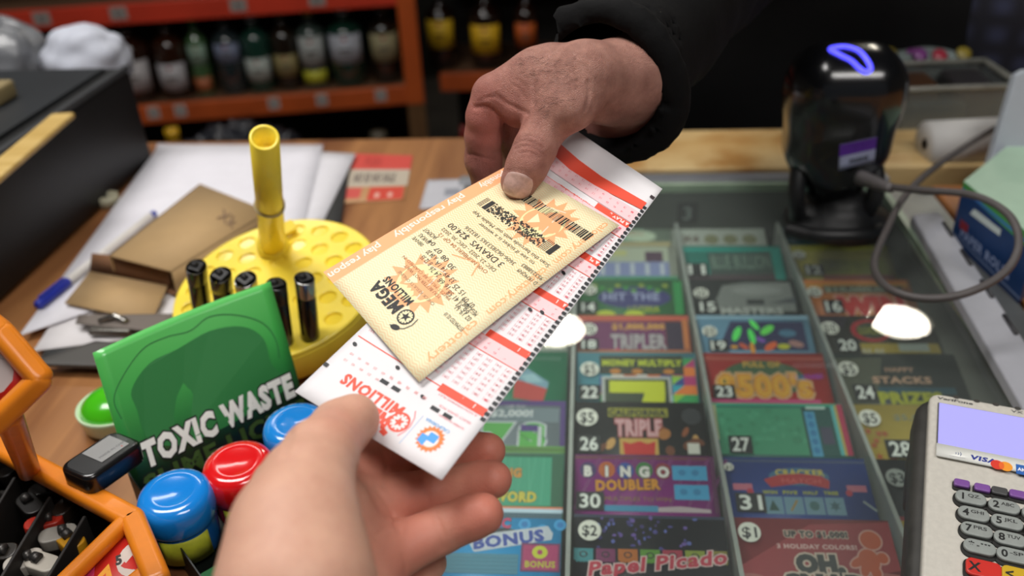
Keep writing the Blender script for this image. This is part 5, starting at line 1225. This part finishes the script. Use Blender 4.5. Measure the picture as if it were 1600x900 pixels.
for i, (x, y, c, lb) in enumerate(((40, 745, '17130f', 'black lighter end at the top of the orange rack'), (85, 775, '1a1512', 'black lighter end below the rim of the orange rack'), (70, 838, 'a82a1c', 'small red topped lighter among the black ones in the rack'), (95, 848, '8c8880', 'small silver lighter top beside the red one in the rack'), (110, 805, '2a211a', 'dark brown lighter in the rack near the divider bar'), (20, 870, '1f1a14', 'dark lighter at the left edge of the rack'), (45, 885, 'a8a298', 'black and white patterned lighter at the lower left of the rack'), (75, 892, 'b0aa9e', 'white patterned lighter at the bottom edge in the rack'), (10, 800, '14110f', 'black lighter at the far left of the rack'), (120, 865, 'c08a1c', 'black lighter with a yellow spot in the rack'), (55, 800, '12100e', 'black lighter in the middle of the rack'))):
    p = onz(x, y, .974); l = thing('lighter', lb, 'lighter', (p[0], p[1], TOP + .002), rot=(rr.uniform(-.15, .15), rr.uniform(-.1, .1), rr.uniform(0, 3)), group='lighters in the orange rack')
    dk_ = M('15120f', .35, coat=.2); MB().prism(rrect(.020, .011, .005, 4), 0, .024, dk_, bev=.001, smooth=True).build('body', None, l)
    mb = MB(); mb.prism(rrect(.0205, .0115, .005, 4), .024, .032, M(c, .35, metal=.0, noise=.1), bev=.0008, smooth=True, off=(0, 0)); mb.build('top', None, l)
    mb = MB(); mb.lathe([(.003, -.002), (.003, .002)], 12, M('4c4a48', .4, metal=.7), Matrix.Translation((.003, 0, .0335)) @ Matrix.Rotation(pi / 2, 4, 'Y')); mb.build('spark_wheel', None, l)
# black lighter lying across the rim
p0, p1 = Vector(onz(116, 750, RZ + .012)), Vector(onz(204, 690, RZ + .010)); m = frame((p0 + p1) / 2, p1 - p0, Vector((0, 0, 1)).cross(p1 - p0)); 
t = thing('flat_black_lighter', 'flat black plastic lighter with a silver label lying across the orange rim', 'lighter', mat=m)
lh = (p1 - p0).length
MB().prism(rrect(lh, .026, .006, 5), -.009, .005, M('0d0d0e', .28, coat=.3), bev=.0025, smooth=True).build('body', None, t)
mb = MB(); mb.box((.004, .001, .0051), (lh - .020, .017, .0006), M('8f8f8e', .45, noise=.05)); a = Art(mb, lambda x, y, h: Vector((x, y, .0054 + h))); a.text('MADE IN CHINA', -lh / 2 + .016, -.004, .0018, '55555a', w=.02); a.line([(-lh / 2 + .03, -.0055), (lh / 2 - .01, -.0055)], .0012, 'b84a4c'); mb.build('silver_label', None, t)

# ================================================================ papers, carton, pen, clipboard
def sheetq(px4, z, name, label, cat, col, th=.0006, group=None, curl=0, draw=None):
    Q4 = [Vector(onz(x, y, z)) for x, y in px4]; c = sum(Q4, Vector()) / 4
    fn = lambda u, v, h: Q4[0] * (1 - u) * (1 - v) + Q4[1] * u * (1 - v) + Q4[2] * u * v + Q4[3] * (1 - u) * v + Vector((0, 0, h + curl * (u * v) ** 2))
    mb = MB(); mb.sheet(lambda u, v, h: fn(u, v, h) - c, 8, 8, th, M(col, .6, noise=.03))
    if draw: a = Art(mb, lambda x, y, h: fn(x / 100, y / 100, h) - c, cell=12); draw(a)
    o = mb.build(name); o.location = c; return tag(o, label, cat, group)
# corners: near-left, near-right, far-right, far-left
sheetq(((62, 560), (520, 420), (546, 262), (268, 236)), TOP + .0045, 'clipboard', 'dark grey clipboard under the stack of papers', 'clipboard', '3c3c3c', .004)
cb = bpy.data.objects['clipboard']
c0 = Vector(onz(178, 522, TOP + .006)); m = MB(); m.box((0, 0, .005), (.036, .014, .006), M('77746e', .3, metal=.8), b=.002); m.tube([(-.012, .004, .009), (0, .009, .012), (.012, .004, .009)], .003, 8, M('a8a6a0', .15, metal=.9)); k = m.build('clip', None, cb, label='metal clip'); k.location = c0 - cb.location
sheetq(((52, 548), (400, 505), (538, 255), (262, 232)), TOP + .0056, 'sheet_of_paper', 'lowest white sheet of the stack, sticking out at the left', 'paper', 'd9d5d6', .0008, 'white papers on the counter')
sheetq(((150, 520), (505, 345), (556, 240), (246, 224)), TOP + .0068, 'sheet_of_paper', 'middle white sheet, its right corner sticking out behind the yellow tray', 'paper', 'dcdadf', .0008, 'white papers on the counter')
sheetq(((30, 524), (470, 372), (505, 226), (250, 225)), TOP + .0082, 'sheet_of_paper', 'topmost white sheet under the brown carton and pen', 'paper', 'e3e1e8', .0008, 'white papers on the counter', 0)
sheetq(((38, 568), (230, 574), (236, 540), (150, 532)), TOP + .012, 'ruler', 'dark grey plastic ruler lying along the near edge of the clipboard', 'ruler', '4c4a47', .0025)
sheetq(((118, 505), (262, 520), (276, 490), (122, 492)), TOP + .0145, 'plastic_folder', 'smoky clear plastic folder sticking out under the carton', 'folder', '6c635c', .0008)
# open brown carton
K = M('b39468', .75, noise=.06, scale=25); KD = M('80593c', .8, noise=.08, scale=25)  # second brown is darker, for the bottom panel and end flap
Z0 = TOP + .010; ZT = TOP + .034
tq = [onz(*p, ZT) for p in ((170, 399), (268, 424), (420, 330), (312, 287))]
bq = [np.array([p[0], p[1], Z0]) for p in tq]
cc = np.mean(tq, 0); t = thing('cardboard_carton', 'small flat brown carton with its end flap open on the papers', 'carton', (cc[0], cc[1], Z0))
def slab(pts, th, mat, name):
    P_ = [Vector(p) for p in pts]; n = (P_[1] - P_[0]).cross(P_[3] - P_[0]).normalized(); mb = MB()
    mb.sheet(lambda u, v, h: P_[0] * (1 - u) * (1 - v) + P_[1] * u * (1 - v) + P_[2] * u * v + P_[3] * (1 - u) * v + n * h, 1, 1, th, mat); return mb
slab(tq, .001, K, '').build('top_panel', None, t, True)
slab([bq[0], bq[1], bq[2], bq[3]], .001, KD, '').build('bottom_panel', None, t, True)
mb = slab([bq[1], bq[2], tq[2], tq[1]], .001, K, ''); mb2 = slab([bq[3], bq[0], tq[0], tq[3]], .001, K, ''); mb.add(mb2.v, mb2.f, K); mb.build('side_panel', None, t, True)
e0, e1 = np.array(onz(143, 396, ZT - .002)), np.array(onz(266, 410, ZT - .002))
slab([onz(140, 424, TOP + .014), onz(265, 447, TOP + .014), e1, e0], .001, KD, '').build('end_flap', None, t, True, label='dark brown end flap')
slab([onz(101, 473, TOP + .0125), onz(236, 502, TOP + .0125), onz(262, 446, TOP + .0145), onz(140, 424, TOP + .0145)], .001, K, '').build('tuck_flap', None, t, True)
mb = MB(); a = Art(mb, lambda x, y, h: Vector(onz(x, y, ZT + .0008 + h)), step=1e-4); a.text('Xk', 338, 340, 18, '7a6048', rot=-.6, sgn=-1); mb.build('ink_mark', None, t, True)
# pen
p0, p1 = Vector(onz(58, 478, TOP + .0125)), Vector(onz(240, 334, TOP + .0125)); m = frame(p0, p1 - p0, Vector((0, 0, 1)).cross(p1 - p0)); Lp = (p1 - p0).length
RY = Matrix.Rotation(pi / 2, 4, 'Y'); t = thing('ballpoint_pen', 'white ballpoint pen with a blue cap lying on the papers', 'pen', mat=m)
pb = M('2232a0', .35, noise=.05); pc_ = MB().lathe([(.0035, 0), (.0044, .002), (.0046, .040), (.0042, .042)], 16, pb, RY).build('cap', None, t); MB().box((.022, 0, .0055), (.034, .003, .0015), pb, b=.0005).build('cap_clip', None, pc_)
MB().lathe([(.0038, .041), (.0038, Lp - .006), (.003, Lp - .005)], 16, M('dedad4', .35, noise=.03), RY).build('barrel', None, t); MB().lathe([(.0034, Lp - .006), (.0034, Lp + .001), (.002, Lp + .003)], 16, pb, RY).build('end_plug', None, t)
# small pale tape roll behind the papers
c = onz(174, 308, TOP + .01); t = MB().lathe([(.006, 0), (.012, 0), (.012, .012), (.006, .012), (.006, 0)], 24, M('a8a48c', .5)).build('tape_roll'); t.location = (c[0] - .005, c[1], TOP + .0005); tag(t, 'small pale roll of tape between the papers and the black machine', 'tape roll')
# stickers on the wooden counter
def stk(a):
    a.rect(0, 66, 100, 100, 'c9463c'); a.rect(0, 30, 100, 66, 'b8ac9a'); a.rect(42, 2, 96, 28, 'c8402e'); a.rect(0, 8, 30, 28, 'c85048'); a.ell(56, 12, 4, 5, 'd8a898'); a.ell(76, 12, 4, 5, 'd8a898')
    a.text('PUSH', 22, 74, 18, 'a83028', w=26, bold=.04); a.text('NO ID NO SALE', 12, 40, 16, '6a6058', w=66, bold=.06)
sheetq(((528, 318), (632, 312), (645, 243), (556, 240)), TOP + .0012, 'counter_sticker', 'worn red and white sticker on the wooden counter', 'sticker', 'b88a5c', .0006, draw=stk)
sheetq(((655, 326), (745, 322), (742, 279), (668, 281)), TOP + .0012, 'paper_slip', 'small white slip on the wood beside the upper hand', 'paper slip', 'bcbcc2', .0006, draw=lambda a: a.rect(40, 40, 70, 66, '8c8f98'))

# ================================================================ black machine at the left
RX = -.525; RT = 1.068
t = thing('cash_register', 'large black cash register box at the left edge of the counter', 'cash register', (-.86, .82, TOP))
MB().box((-.335, -.02, .058), (.67, .40, .116), M('161617', .5, noise=.15, scale=12, spec=.35), b=.008).build('housing', None, t); t.location = (RX, .80, TOP + .0006)
mb = MB(); mb.box((-.31, -.01, .1185), (.58, .34, .004), M('26292c', .4, noise=.12, scale=8)); mb.build('top_plate', None, t, label='grey metal top plate')
mb = MB(); mb.box((-.002, -.02, .116), (.006, .39, .006), M('3c3e40', .4)); mb.build('edge_trim', None, t)
mb = MB(); mb.box((-.30, -.223, .04), (.5, .012, .06), M('1c1c1d', .5), b=.003); mb.build('cash_drawer', None, t)
p0, p1 = Vector(onz(-60, 298, RT + .014)), Vector(onz(92, 172, RT + .014)); mb = MB(); bar(p0, p1, .022, .006, wood('b59248', 'd4b673', 'X', 2), mb); o = mb.build('wooden_stick'); c = (p0 + p1) / 2; o.data.transform(Matrix.Translation(-c)); o.location = c; o.location.z = RT + .0065; tag(o, 'flat pale wooden stick lying on the black cash register', 'stick')
def crumple(name, label, cat, c, r, mat, seed, amp=.35):
    S = SDF(np.array(c) - np.array(r) * 1.5 - .01, np.array(c) + np.array(r) * 1.5 + .01, .005); S.ell(c, r, None, .004); V, Q = S.mesh()
    rs = np.random.RandomState(seed); d = np.zeros(len(V))
    for i in range(12): k = rs.randn(3) * 40; d += np.abs(np.sin(V @ k + rs.rand() * 6)) - .5
    V = V + (V - np.array(c)) * (amp * d[:, None] / 6); V[:, 2] = np.maximum(V[:, 2], c[2] - r[2] * .8); V = V - np.array([c[0], c[1], c[2] - r[2] * .8])
    o = to_obj(name, V, Q, mat); o.location = (c[0], c[1], c[2] - r[2] * .8); tag(o, label, cat); return o
c = onz(135, 95, RT + .03); c = np.array([-.72, 1.075, 0]); 
tb = MB().box((0, 0, 0), (.5, .26, .03), M('3a2e26', .6), b=.003).build('side_table'); tb.location = (-.98, 1.18, .985); tag(tb, 'dark shelf board behind the black cash register', 'shelf board')
leg = MB().box((0, 0, -.49), (.44, .22, .95), M('2a221c', .7)).build('support', parent=tb)
p = ony(132, 84, 1.12); crumple('crumpled_paper', 'crumpled white paper behind the black cash register', 'crumpled paper', (p[0], 1.12, 1.036), (.050, .045, .042), M('c4c8d4', .6, noise=.04), 2)
p = ony(-14, 90, 1.12); crumple('grey_bag', 'dark grey plastic bag at the upper left corner', 'bag', (p[0], 1.13, 1.04), (.065, .05, .045), M('6a6c70', .35, noise=.3, scale=20, coat=.3), 5)
p = onz(8, 140, RT + .01); o = MB().box((0, 0, .009), (.05, .035, .018), M('8c7c56', .6), b=.003).build('small_box'); o.location = (p[0] - .01, p[1] - .02, RT + .004); tag(o, 'small tan box at the left edge on the black cash register', 'box')

# ================================================================ right side: cartons and tub beyond the case
SW = TOP - .0045
q4 = [onz(*p, TOP + .055) for p in ((1506, 283), (1620, 375), (1700, 300), (1590, 215))]
def carton_from(q4, z0, name, label, side, top_, arts=None):
    c = np.mean(q4, 0); t = thing(name, label, 'carton', (c[0], c[1], z0)); T_ = [Vector(p) for p in q4]; B_ = [Vector((p[0], p[1], z0)) for p in q4]
    mb = MB(); mb.add(T_ + B_, [(0, 3, 2, 1)[::-1], (4, 5, 6, 7)], top_, False); mb.build('lid', None, t, True)
    mb = MB(); mb.add(T_ + B_, [(0, 4, 5, 1)[::-1], (1, 5, 6, 2)[::-1], (2, 6, 7, 3)[::-1], (3, 7, 4, 0)[::-1]], side)
    nrm = (T_[1] - T_[0]).cross(Vector((0, 0, 1))).normalized(); 
    if (nrm.dot(Vector(CAM) - T_[0])) < 0: nrm = -nrm
    fn = lambda x, y, h: B_[0] + (T_[1] - T_[0]) * (x / 100) + Vector((0, 0, 1)) * ((T_[0].z - z0) * y / 100) + nrm * h
    a = Art(mb, fn, step=1e-4); arts(a); mb.build('sides', None, t, True); return t
def ar(a):
    a.poly([(0, 88), (100, 80), (100, 100), (0, 100)], '4a9a4c'); a.poly([(18, 62), (60, 66), (60, 76), (22, 74)], 'd0dcd8'); a.rect(0, 0, 100, 5, '1a2c50'); a.rect(0, 86, 100, 90, '3c78c0'); a.text('PAPER ROLLS', 12, 18, 14, '8c9cc0', w=70, bold=.04); a.rect(8, 30, 20, 44, '8c2834'); a.line([(0, 14), (100, 8)], 3, '6c7c9c')
carton_from(q4, SW, 'carton', 'dark blue carton with a pale green top at the right edge', M('14386a', .45, noise=.12), M('a3bfa8', .5, noise=.05), ar)
# clear tub and what stands by it
c = onz(1490, 235, SW); t = thing('clear_storage_tub', 'clear plastic storage tub with grey rim behind the blue carton', 'tub', (c[0] + .01, c[1] + .09, SW), rot=(0, 0, .05))
cl = M('77776f', .25, noise=.2, scale=30, spec=.7); w_, d_, h_ = .130, .10, .060
mb = MB()
for (x, y, a_, b_) in ((0, -d_ / 2, w_, .003), (0, d_ / 2, w_, .003), (-w_ / 2, 0, .003, d_), (w_ / 2, 0, .003, d_)): mb.box((x, y, h_ / 2), (a_, b_, h_), glass_mat((.62, .64, .62), .12, .15))
mb.build('walls', None, t)
mb = MB(); 
for (x, y, a_, b_) in ((0, -d_ / 2, w_ + .01, .008), (0, d_ / 2, w_ + .01, .008), (-w_ / 2, 0, .008, d_ + .01), (w_ / 2, 0, .008, d_ + .01)): mb.box((x, y, h_), (a_, b_, .006), cl, b=.002)
mb.build('rim', None, t); MB().box((0, 0, .002), (w_, d_, .004), M('5a5650', .5)).build('floor_panel', None, t)
for i, (x, y, sx_, sy_, sz_, c_, n_) in enumerate(((-.03, .02, .05, .06, .045, '4a2f1c', 'brown packet standing in the clear tub'), (.03, .01, .045, .07, .05, '2c2a2c', 'black packet at the right of the clear tub'), (-.02, -.035, .07, .02, .035, '6a6e6c', 'grey packet at the front of the clear tub'))):
    o = MB().box((0, 0, sz_ / 2), (sx_, sy_, sz_), M(c_, .45, noise=.15), b=.006).build('packet'); m = t.matrix_basis.copy(); o.location = (t.location.x + x, t.location.y + y, SW + .0045); tag(o, n_, 'packet', 'packets in the clear tub')
o = crumple('wrapped_sweets_bag', 'pale bag with purple, yellow and red spots beside the barcode scanner', 'bag', (t.location.x - .005, t.location.y + .082, SW + .042), (.056, .028, .026), M('7f8a88', .35, noise=.2, scale=25), 8, .2)
sb = MB().box((0, 0, .009), (.14, .05, .018), M('5a4a3a', .7), b=.002).build('small_board'); sb.location = (t.location.x - .005, t.location.y + .086, SW + .0002); tag(sb, 'small brown board under the spotted bag', 'board')
mb = MB(); rr = random.Random(2)
for i in range(9):
    mb.lathe([(.010, 0), (.008, .002), (0, .003)], 12, M(['7c3c80', '8a7a2c', 'a0283c', '8a4a90'][i % 4], .4), Matrix.Translation((rr.uniform(-.05, .05), rr.uniform(-.024, -.008), .042 + rr.uniform(-.006, .006))) @ Matrix.Rotation(.7, 4, 'X'))
mb.build('printed_spots', None, o)
c = onz(1500, 262, SW); t = thing('paper_roll', 'white till roll lying in front of the clear tub', 'paper roll', (c[0], c[1] + .01, SW + .0255), rot=(0, pi / 2, .1))
MB().lathe([(.006, -.04), (.025, -.04), (.025, .04), (.006, .04), (.006, -.04)], 40, M('cfcdca', .6, noise=.03)).build('paper', None, t); MB().lathe([(.0062, -.041), (.0052, -.041), (.0052, .041), (.0062, .041)], 20, M('8a7a68', .7)).build('core', None, t)
q = [ony(1578, 168, .83), ony(1620, 160, .80), ony(1610, 285, .74), ony(1552, 262, .76)]
t = thing('white_plastic_stand', 'light grey plastic device stand cut off by the right edge', 'stand', (q[3][0] + .03, .80, SW)); pv = [Vector(p) for p in (q[0], q[1], q[2], q[3])]
bt = Vector((.0, .0, 0)); x0_ = q[3][0]
mb = MB(); m = Matrix.Translation((x0_ + .065, .845, SW + .003)) @ Matrix.Rotation(-.28, 4, 'X'); mb.prism([(-.035, 0), (.05, 0), (.05, .13), (-.004, .13), (-.012, .125)], -.006, .006, M('a9b0b8', .4, noise=.04), m @ Matrix.Rotation(pi / 2, 4, 'X'), bev=.002); mb.build('back_plate', None, t, True)
mb = MB(); mb.box((x0_ + .07, .835, SW + .0045), (.08, .06, .008), M('9aa0a6', .4), b=.002); mb.build('foot', None, t, True)

# ================================================================ bottle shelves
SY = 2.86; SZl = .445; SZu = .765
LA = math.radians(10.5)
class Bay:
    """a shelving bay: pivot at its right end, turned by an angle"""
    def __init__(s, piv, ang): s.p = np.array(piv, float); s.d = np.array([math.cos(ang), math.sin(ang), 0]); s.n = np.array([-math.sin(ang), math.cos(ang), 0]); s.a = ang
    def at(s, x, y, off=0.0):
        """point seen at a pixel on the vertical plane off metres behind the front"""
        r = ray(x, y); o = s.p + s.n * off; return CAM + r * (((o - CAM) @ s.n) / (r @ s.n))
LB = Bay((-.575, SY, 0), LA); RB = Bay((-.535, SY + .12, 0), 0)
def shelf_unit(name, label, bay, x0, x1, zs, cl, post_r, depth=.36):
    t = thing(name, label, 'shelving', tuple(bay.p), rot=(0, 0, bay.a)); bm_ = M(cl, .45, noise=.12, scale=8); bd = wood('4a3426', '6a4c34', 'X', .5, .6)
    for k, z in enumerate(zs):
        MB().box(((x0 + x1) / 2, depth / 2, z - .012), (x1 - x0, depth, .018), bd).build('shelf_board', None, t)
        MB().box(((x0 + x1) / 2, -.012, z - .03), (x1 - x0, .024, .06), bm_ if k else M('b5501f', .45, noise=.2, scale=8)).build('front_beam', None, t, bevel=.003)
    MB().box(((x0 + x1) / 2, depth + .01, .8), (x1 - x0, .02, 1.6), M('15110e', .8)).build('back_panel', None, t)
    if post_r:
        MB().box((x1 + .0, -.01, (SZl - .06 + 1.7) / 2), (.058, .05, 1.7 - SZl + .06), M('bd5520', .45, noise=.12, scale=8)).build('upright', None, t, bevel=.004)
        MB().box((x1, -.008, (SZl - .06) / 2), (.056, .046, SZl - .06), wood('5c3f24', '7c5a38', 'Z', .8)).build('lower_upright', None, t, label='worn bare lower part of the upright')
    return t
s1 = shelf_unit('bottle_shelving', 'orange red shelving bay full of bottles at the upper left', LB, -1.9, 0, (SZl, SZu, 1.2), 'c83a22', True)
s2 = shelf_unit('bottle_shelving', 'orange shelving bay with two yellow labelled bottles behind the upper hand', RB, .03, 1.4, (SZl, SZu + .08, 1.3), 'b5501f', False)
def price_tag(px_, py_, bay, lab, wpx=20, c='b4aca4', grp='price tags on the shelf edges'):
    p = bay.at(px_, py_, -.0255); o = MB(); o.box((0, 0, 0), (wpx * .0021, .0012, .038), M(c, .5, noise=.1)); a = Art(o, lambda x, z, h: Vector((x, -.0007 - h, z))); a.text('$' + str(rnd.randrange(7, 39)), 0, -.004, .012, '4a4a50', al='c', bold=.03); a.rect(-.013, -.013, .013, -.009, '6a6a70')
    q = o.build('price_tag'); q.location = p; q.rotation_euler = (0, 0, bay.a); return tag(q, lab, 'price tag', grp)
def yz(x, z):        # pixel row of a height on the left bay's front
    lo, hi = -100, 500
    for i in range(30):
        m_ = (lo + hi) / 2
        if LB.at(x, m_)[2] > z: lo = m_
        else: hi = m_
    return lo
for x, n in ((240, 'leftmost of those on the lower beam'), (282, 'second from the left on the lower beam'), (428, 'below the green bottle with a white cap'), (503, 'below the yellow capped bottle'), (595, 'below the tan labelled bottle by the post')): price_tag(x, yz(x, SZl - .03), LB, 'pale price tag on the orange beam, ' + n, 17)
for x, n in ((65, 'leftmost on the upper beam'), (185, 'second on the upper beam'), (372, 'third on the upper beam'), (495, 'fourth on the upper beam')): price_tag(x, yz(x, SZu - .03), LB, 'grey price tag, ' + n, 24, '9a9088')
glc = {}
def bottle(px_, pyb, wpx, hh, body, lab_c, lab_y, cap, label, y, square=False, extra=None):
    z = SZl; bay = LB if y < SY + .2 else RB; p = bay.at(px_, pyb, .075); k = ((RW @ (p - CAM))[2] * -1) / FOC; r = wpx * k / 2; h = hh
    t = thing('liquor_bottle', label, 'bottle', (p[0], p[1], z - .0025), rot=(0, 0, bay.a), group='liquor bottles on the shelf')
    bm_ = M(body, .12, noise=.1, spec=.8, coat=.6)
    MB().lathe([(r * .85, 0), (r, .006), (r, h * .70), (r * .92, h * .75), (r * .5, h * .82), (r * .32, h * .86), (r * .30, h * .92), (r * .34, h * .93), (r * .30, h * .945)], 28, bm_).build('glass_body', None, t)
    MB().lathe([(r * .36, h * .92), (r * .38, h * .93), (r * .38, h * .995), (r * .3, h), (0, h)], 20, M(cap, .35, noise=.05)).build('cap', None, t)
    f0, f1 = lab_y; R_ = r + .0006
    mb = MB(); mb.sheet(lambda u, v, hq: Vector(((R_ + hq) * math.cos(-pi / 2 + (u - .5) * 2.1), (R_ + hq) * math.sin(-pi / 2 + (u - .5) * 2.1), h * (f0 + (f1 - f0) * v))), 14, 1, .0005, M(lab_c, .55, noise=.08, scale=60))
    a = Art(mb, lambda x, zz, hq: Vector(((R_ + .0004 + hq) * math.cos(-pi / 2 + (x - .5) * 2.1), (R_ + .0004 + hq) * math.sin(-pi / 2 + (x - .5) * 2.1), h * (f0 + (f1 - f0) * zz))), cell=.1)
    dkc = '5a5048' if lab_c not in ('d0a81c', 'e0b01c') else '6c4c10'
    a.rect(.32, .42, .68, .52, dkc); a.rect(.38, .28, .62, .34, dkc); a.rect(.45, .78, .55, .92, 'a03a30')
    mb.build('paper_label', None, t)
    if extra: 
        c_, g0, g1 = extra; mb = MB(); mb.sheet(lambda u, v, hq: Vector(((R_ + hq) * math.cos(-pi / 2 + (u - .5) * 2.0), (R_ + hq) * math.sin(-pi / 2 + (u - .5) * 2.0), h * (g0 + (g1 - g0) * v))), 14, 1, .0005, M(c_, .5)); mb.build('lower_label', None, t)
    return t
BY_ = SY + .075
bottle(222, 150, 58, .245, '2c150c', 'b9b4b4', (.16, .56), '3a1c10', 'brown bottle with a white label, leftmost on the lower shelf', BY_)
bottle(281, 148, 48, .245, '30180c', 'b5b2b4', (.13, .48), '4a2814', 'second brown bottle with a white label from the left', BY_)
bottle(324, 146, 30, .245, '4a6c44', '8ea894', (.42, .68), '2f9a3c', 'slim pale green bottle with a bright green cap', BY_, extra=('a8603a', .06, .25))
bottle(370, 145, 42, .245, '2c3638', '8088a0', (.44, .68), '2a3034', 'grey clear bottle with a faded blue label', BY_)
bottle(413, 143, 42, .245, '1d4034', 'b4bcb4', (.16, .46), 'c2c4c8', 'green bottle with a white label and white cap', BY_)
bottle(456, 141, 40, .245, '221a12', '9a8c5c', (.20, .48), '5a4e34', 'dark bottle with a tan label between green ones', BY_)
bottle(498, 139, 42, .25, '3c4a44', 'b4b8b4', (.30, .68), 'a8a024', 'clear bottle with a white label and yellow lower band', BY_, extra=('b4b22c', .07, .24))
bottle(550, 137, 54, .25, '16382c', 'b9bcc4', (.32, .69), 'b4b8bc', 'large green bottle with a white label', BY_)
bottle(608, 134, 46, .25, '1a140e', 'a39a74', (.30, .66), '4a4230', 'dark bottle with a cream label beside the orange post', BY_)
bottle(695, 112, 46, .25, '1c0d08', 'd0a81c', (.30, .68), '14100c', 'dark bottle with a yellow label just right of the orange post', BY_ + .16)
bottle(763, 112, 50, .25, '1e0e08', 'e0b01c', (.22, .60), '14100c', 'dark bottle with a brighter yellow label near the upper hand', BY_ + .16)
bottle(824, 110, 36, .25, '241008', 'c05a1c', (.30, .60), '2a1c14', 'dark bottle with an orange label half hidden by the sleeve', BY_ + .16)
# things on the floor under the lower shelf
def low(px_, py_, Y, z): p = ony(px_, py_, Y); return p
fl_b = MB().box((0, 0, .06), (1.8, .34, .12), M('1b1814', .7), b=.004).build('floor_plinth'); fl_b.location = (-1.55, SY + .0, 0); fl_b.rotation_euler = (0, 0, LA); tag(fl_b, 'dark plinth under the lowest bottle shelf', 'plinth')
p = ony(365, 195, 2.6); crumple('black_bag', 'black and grey plastic bag under the lower shelf', 'bag', (p[0] + .05, 2.52, .20), (.22, .10, .22), M('23262e', .3, noise=.5, scale=9, coat=.4), 12, .3)
p = ony(268, 205, 2.32); t = thing('yellow_bottle', 'yellow bottle standing behind the papers below the shelf', 'bottle', (p[0], 2.32, 0)); MB().lathe([(.035, 0), (.04, .01), (.04, .38), (.018, .44), (.016, .47)], 24, M('b48a10', .35)).build('body', None, t); MB().lathe([(.019, .47), (.019, .50), (0, .502)], 16, M('c89a14', .35)).build('cap', None, t)
p = ony(592, 190, 2.75); t = thing('dark_jug', 'dark jug with a tan label under the lower shelf', 'jug', (p[0], 2.72, 0)); MB().lathe([(.06, 0), (.065, .01), (.065, .22), (.025, .28), (.022, .31)], 28, M('14100c', .2, coat=.4)).build('body', None, t); MB().lathe([(.026, .305), (.026, .33), (0, .332)], 16, M('5c5648', .4)).build('cap', None, t)
mb = MB(); mb.sheet(lambda u, v, h: Vector(((.0656 + h) * math.cos(-pi / 2 + (u - .5) * 1.4), (.0656 + h) * math.sin(-pi / 2 + (u - .5) * 1.4), .10 + .08 * v)), 10, 1, .0004, M('3f3a2e', .6)); mb.build('paper_label', None, t)
p = ony(724, 192, 2.9); o = MB().lathe([(.028, 0), (.032, .01), (.032, .20), (.012, .25), (.012, .28), (0, .281)], 20, M('8c1f18', .35)).build('red_bottle'); o.location = (p[0], 2.9, 0); tag(o, 'red bottle low behind the index finger', 'bottle')
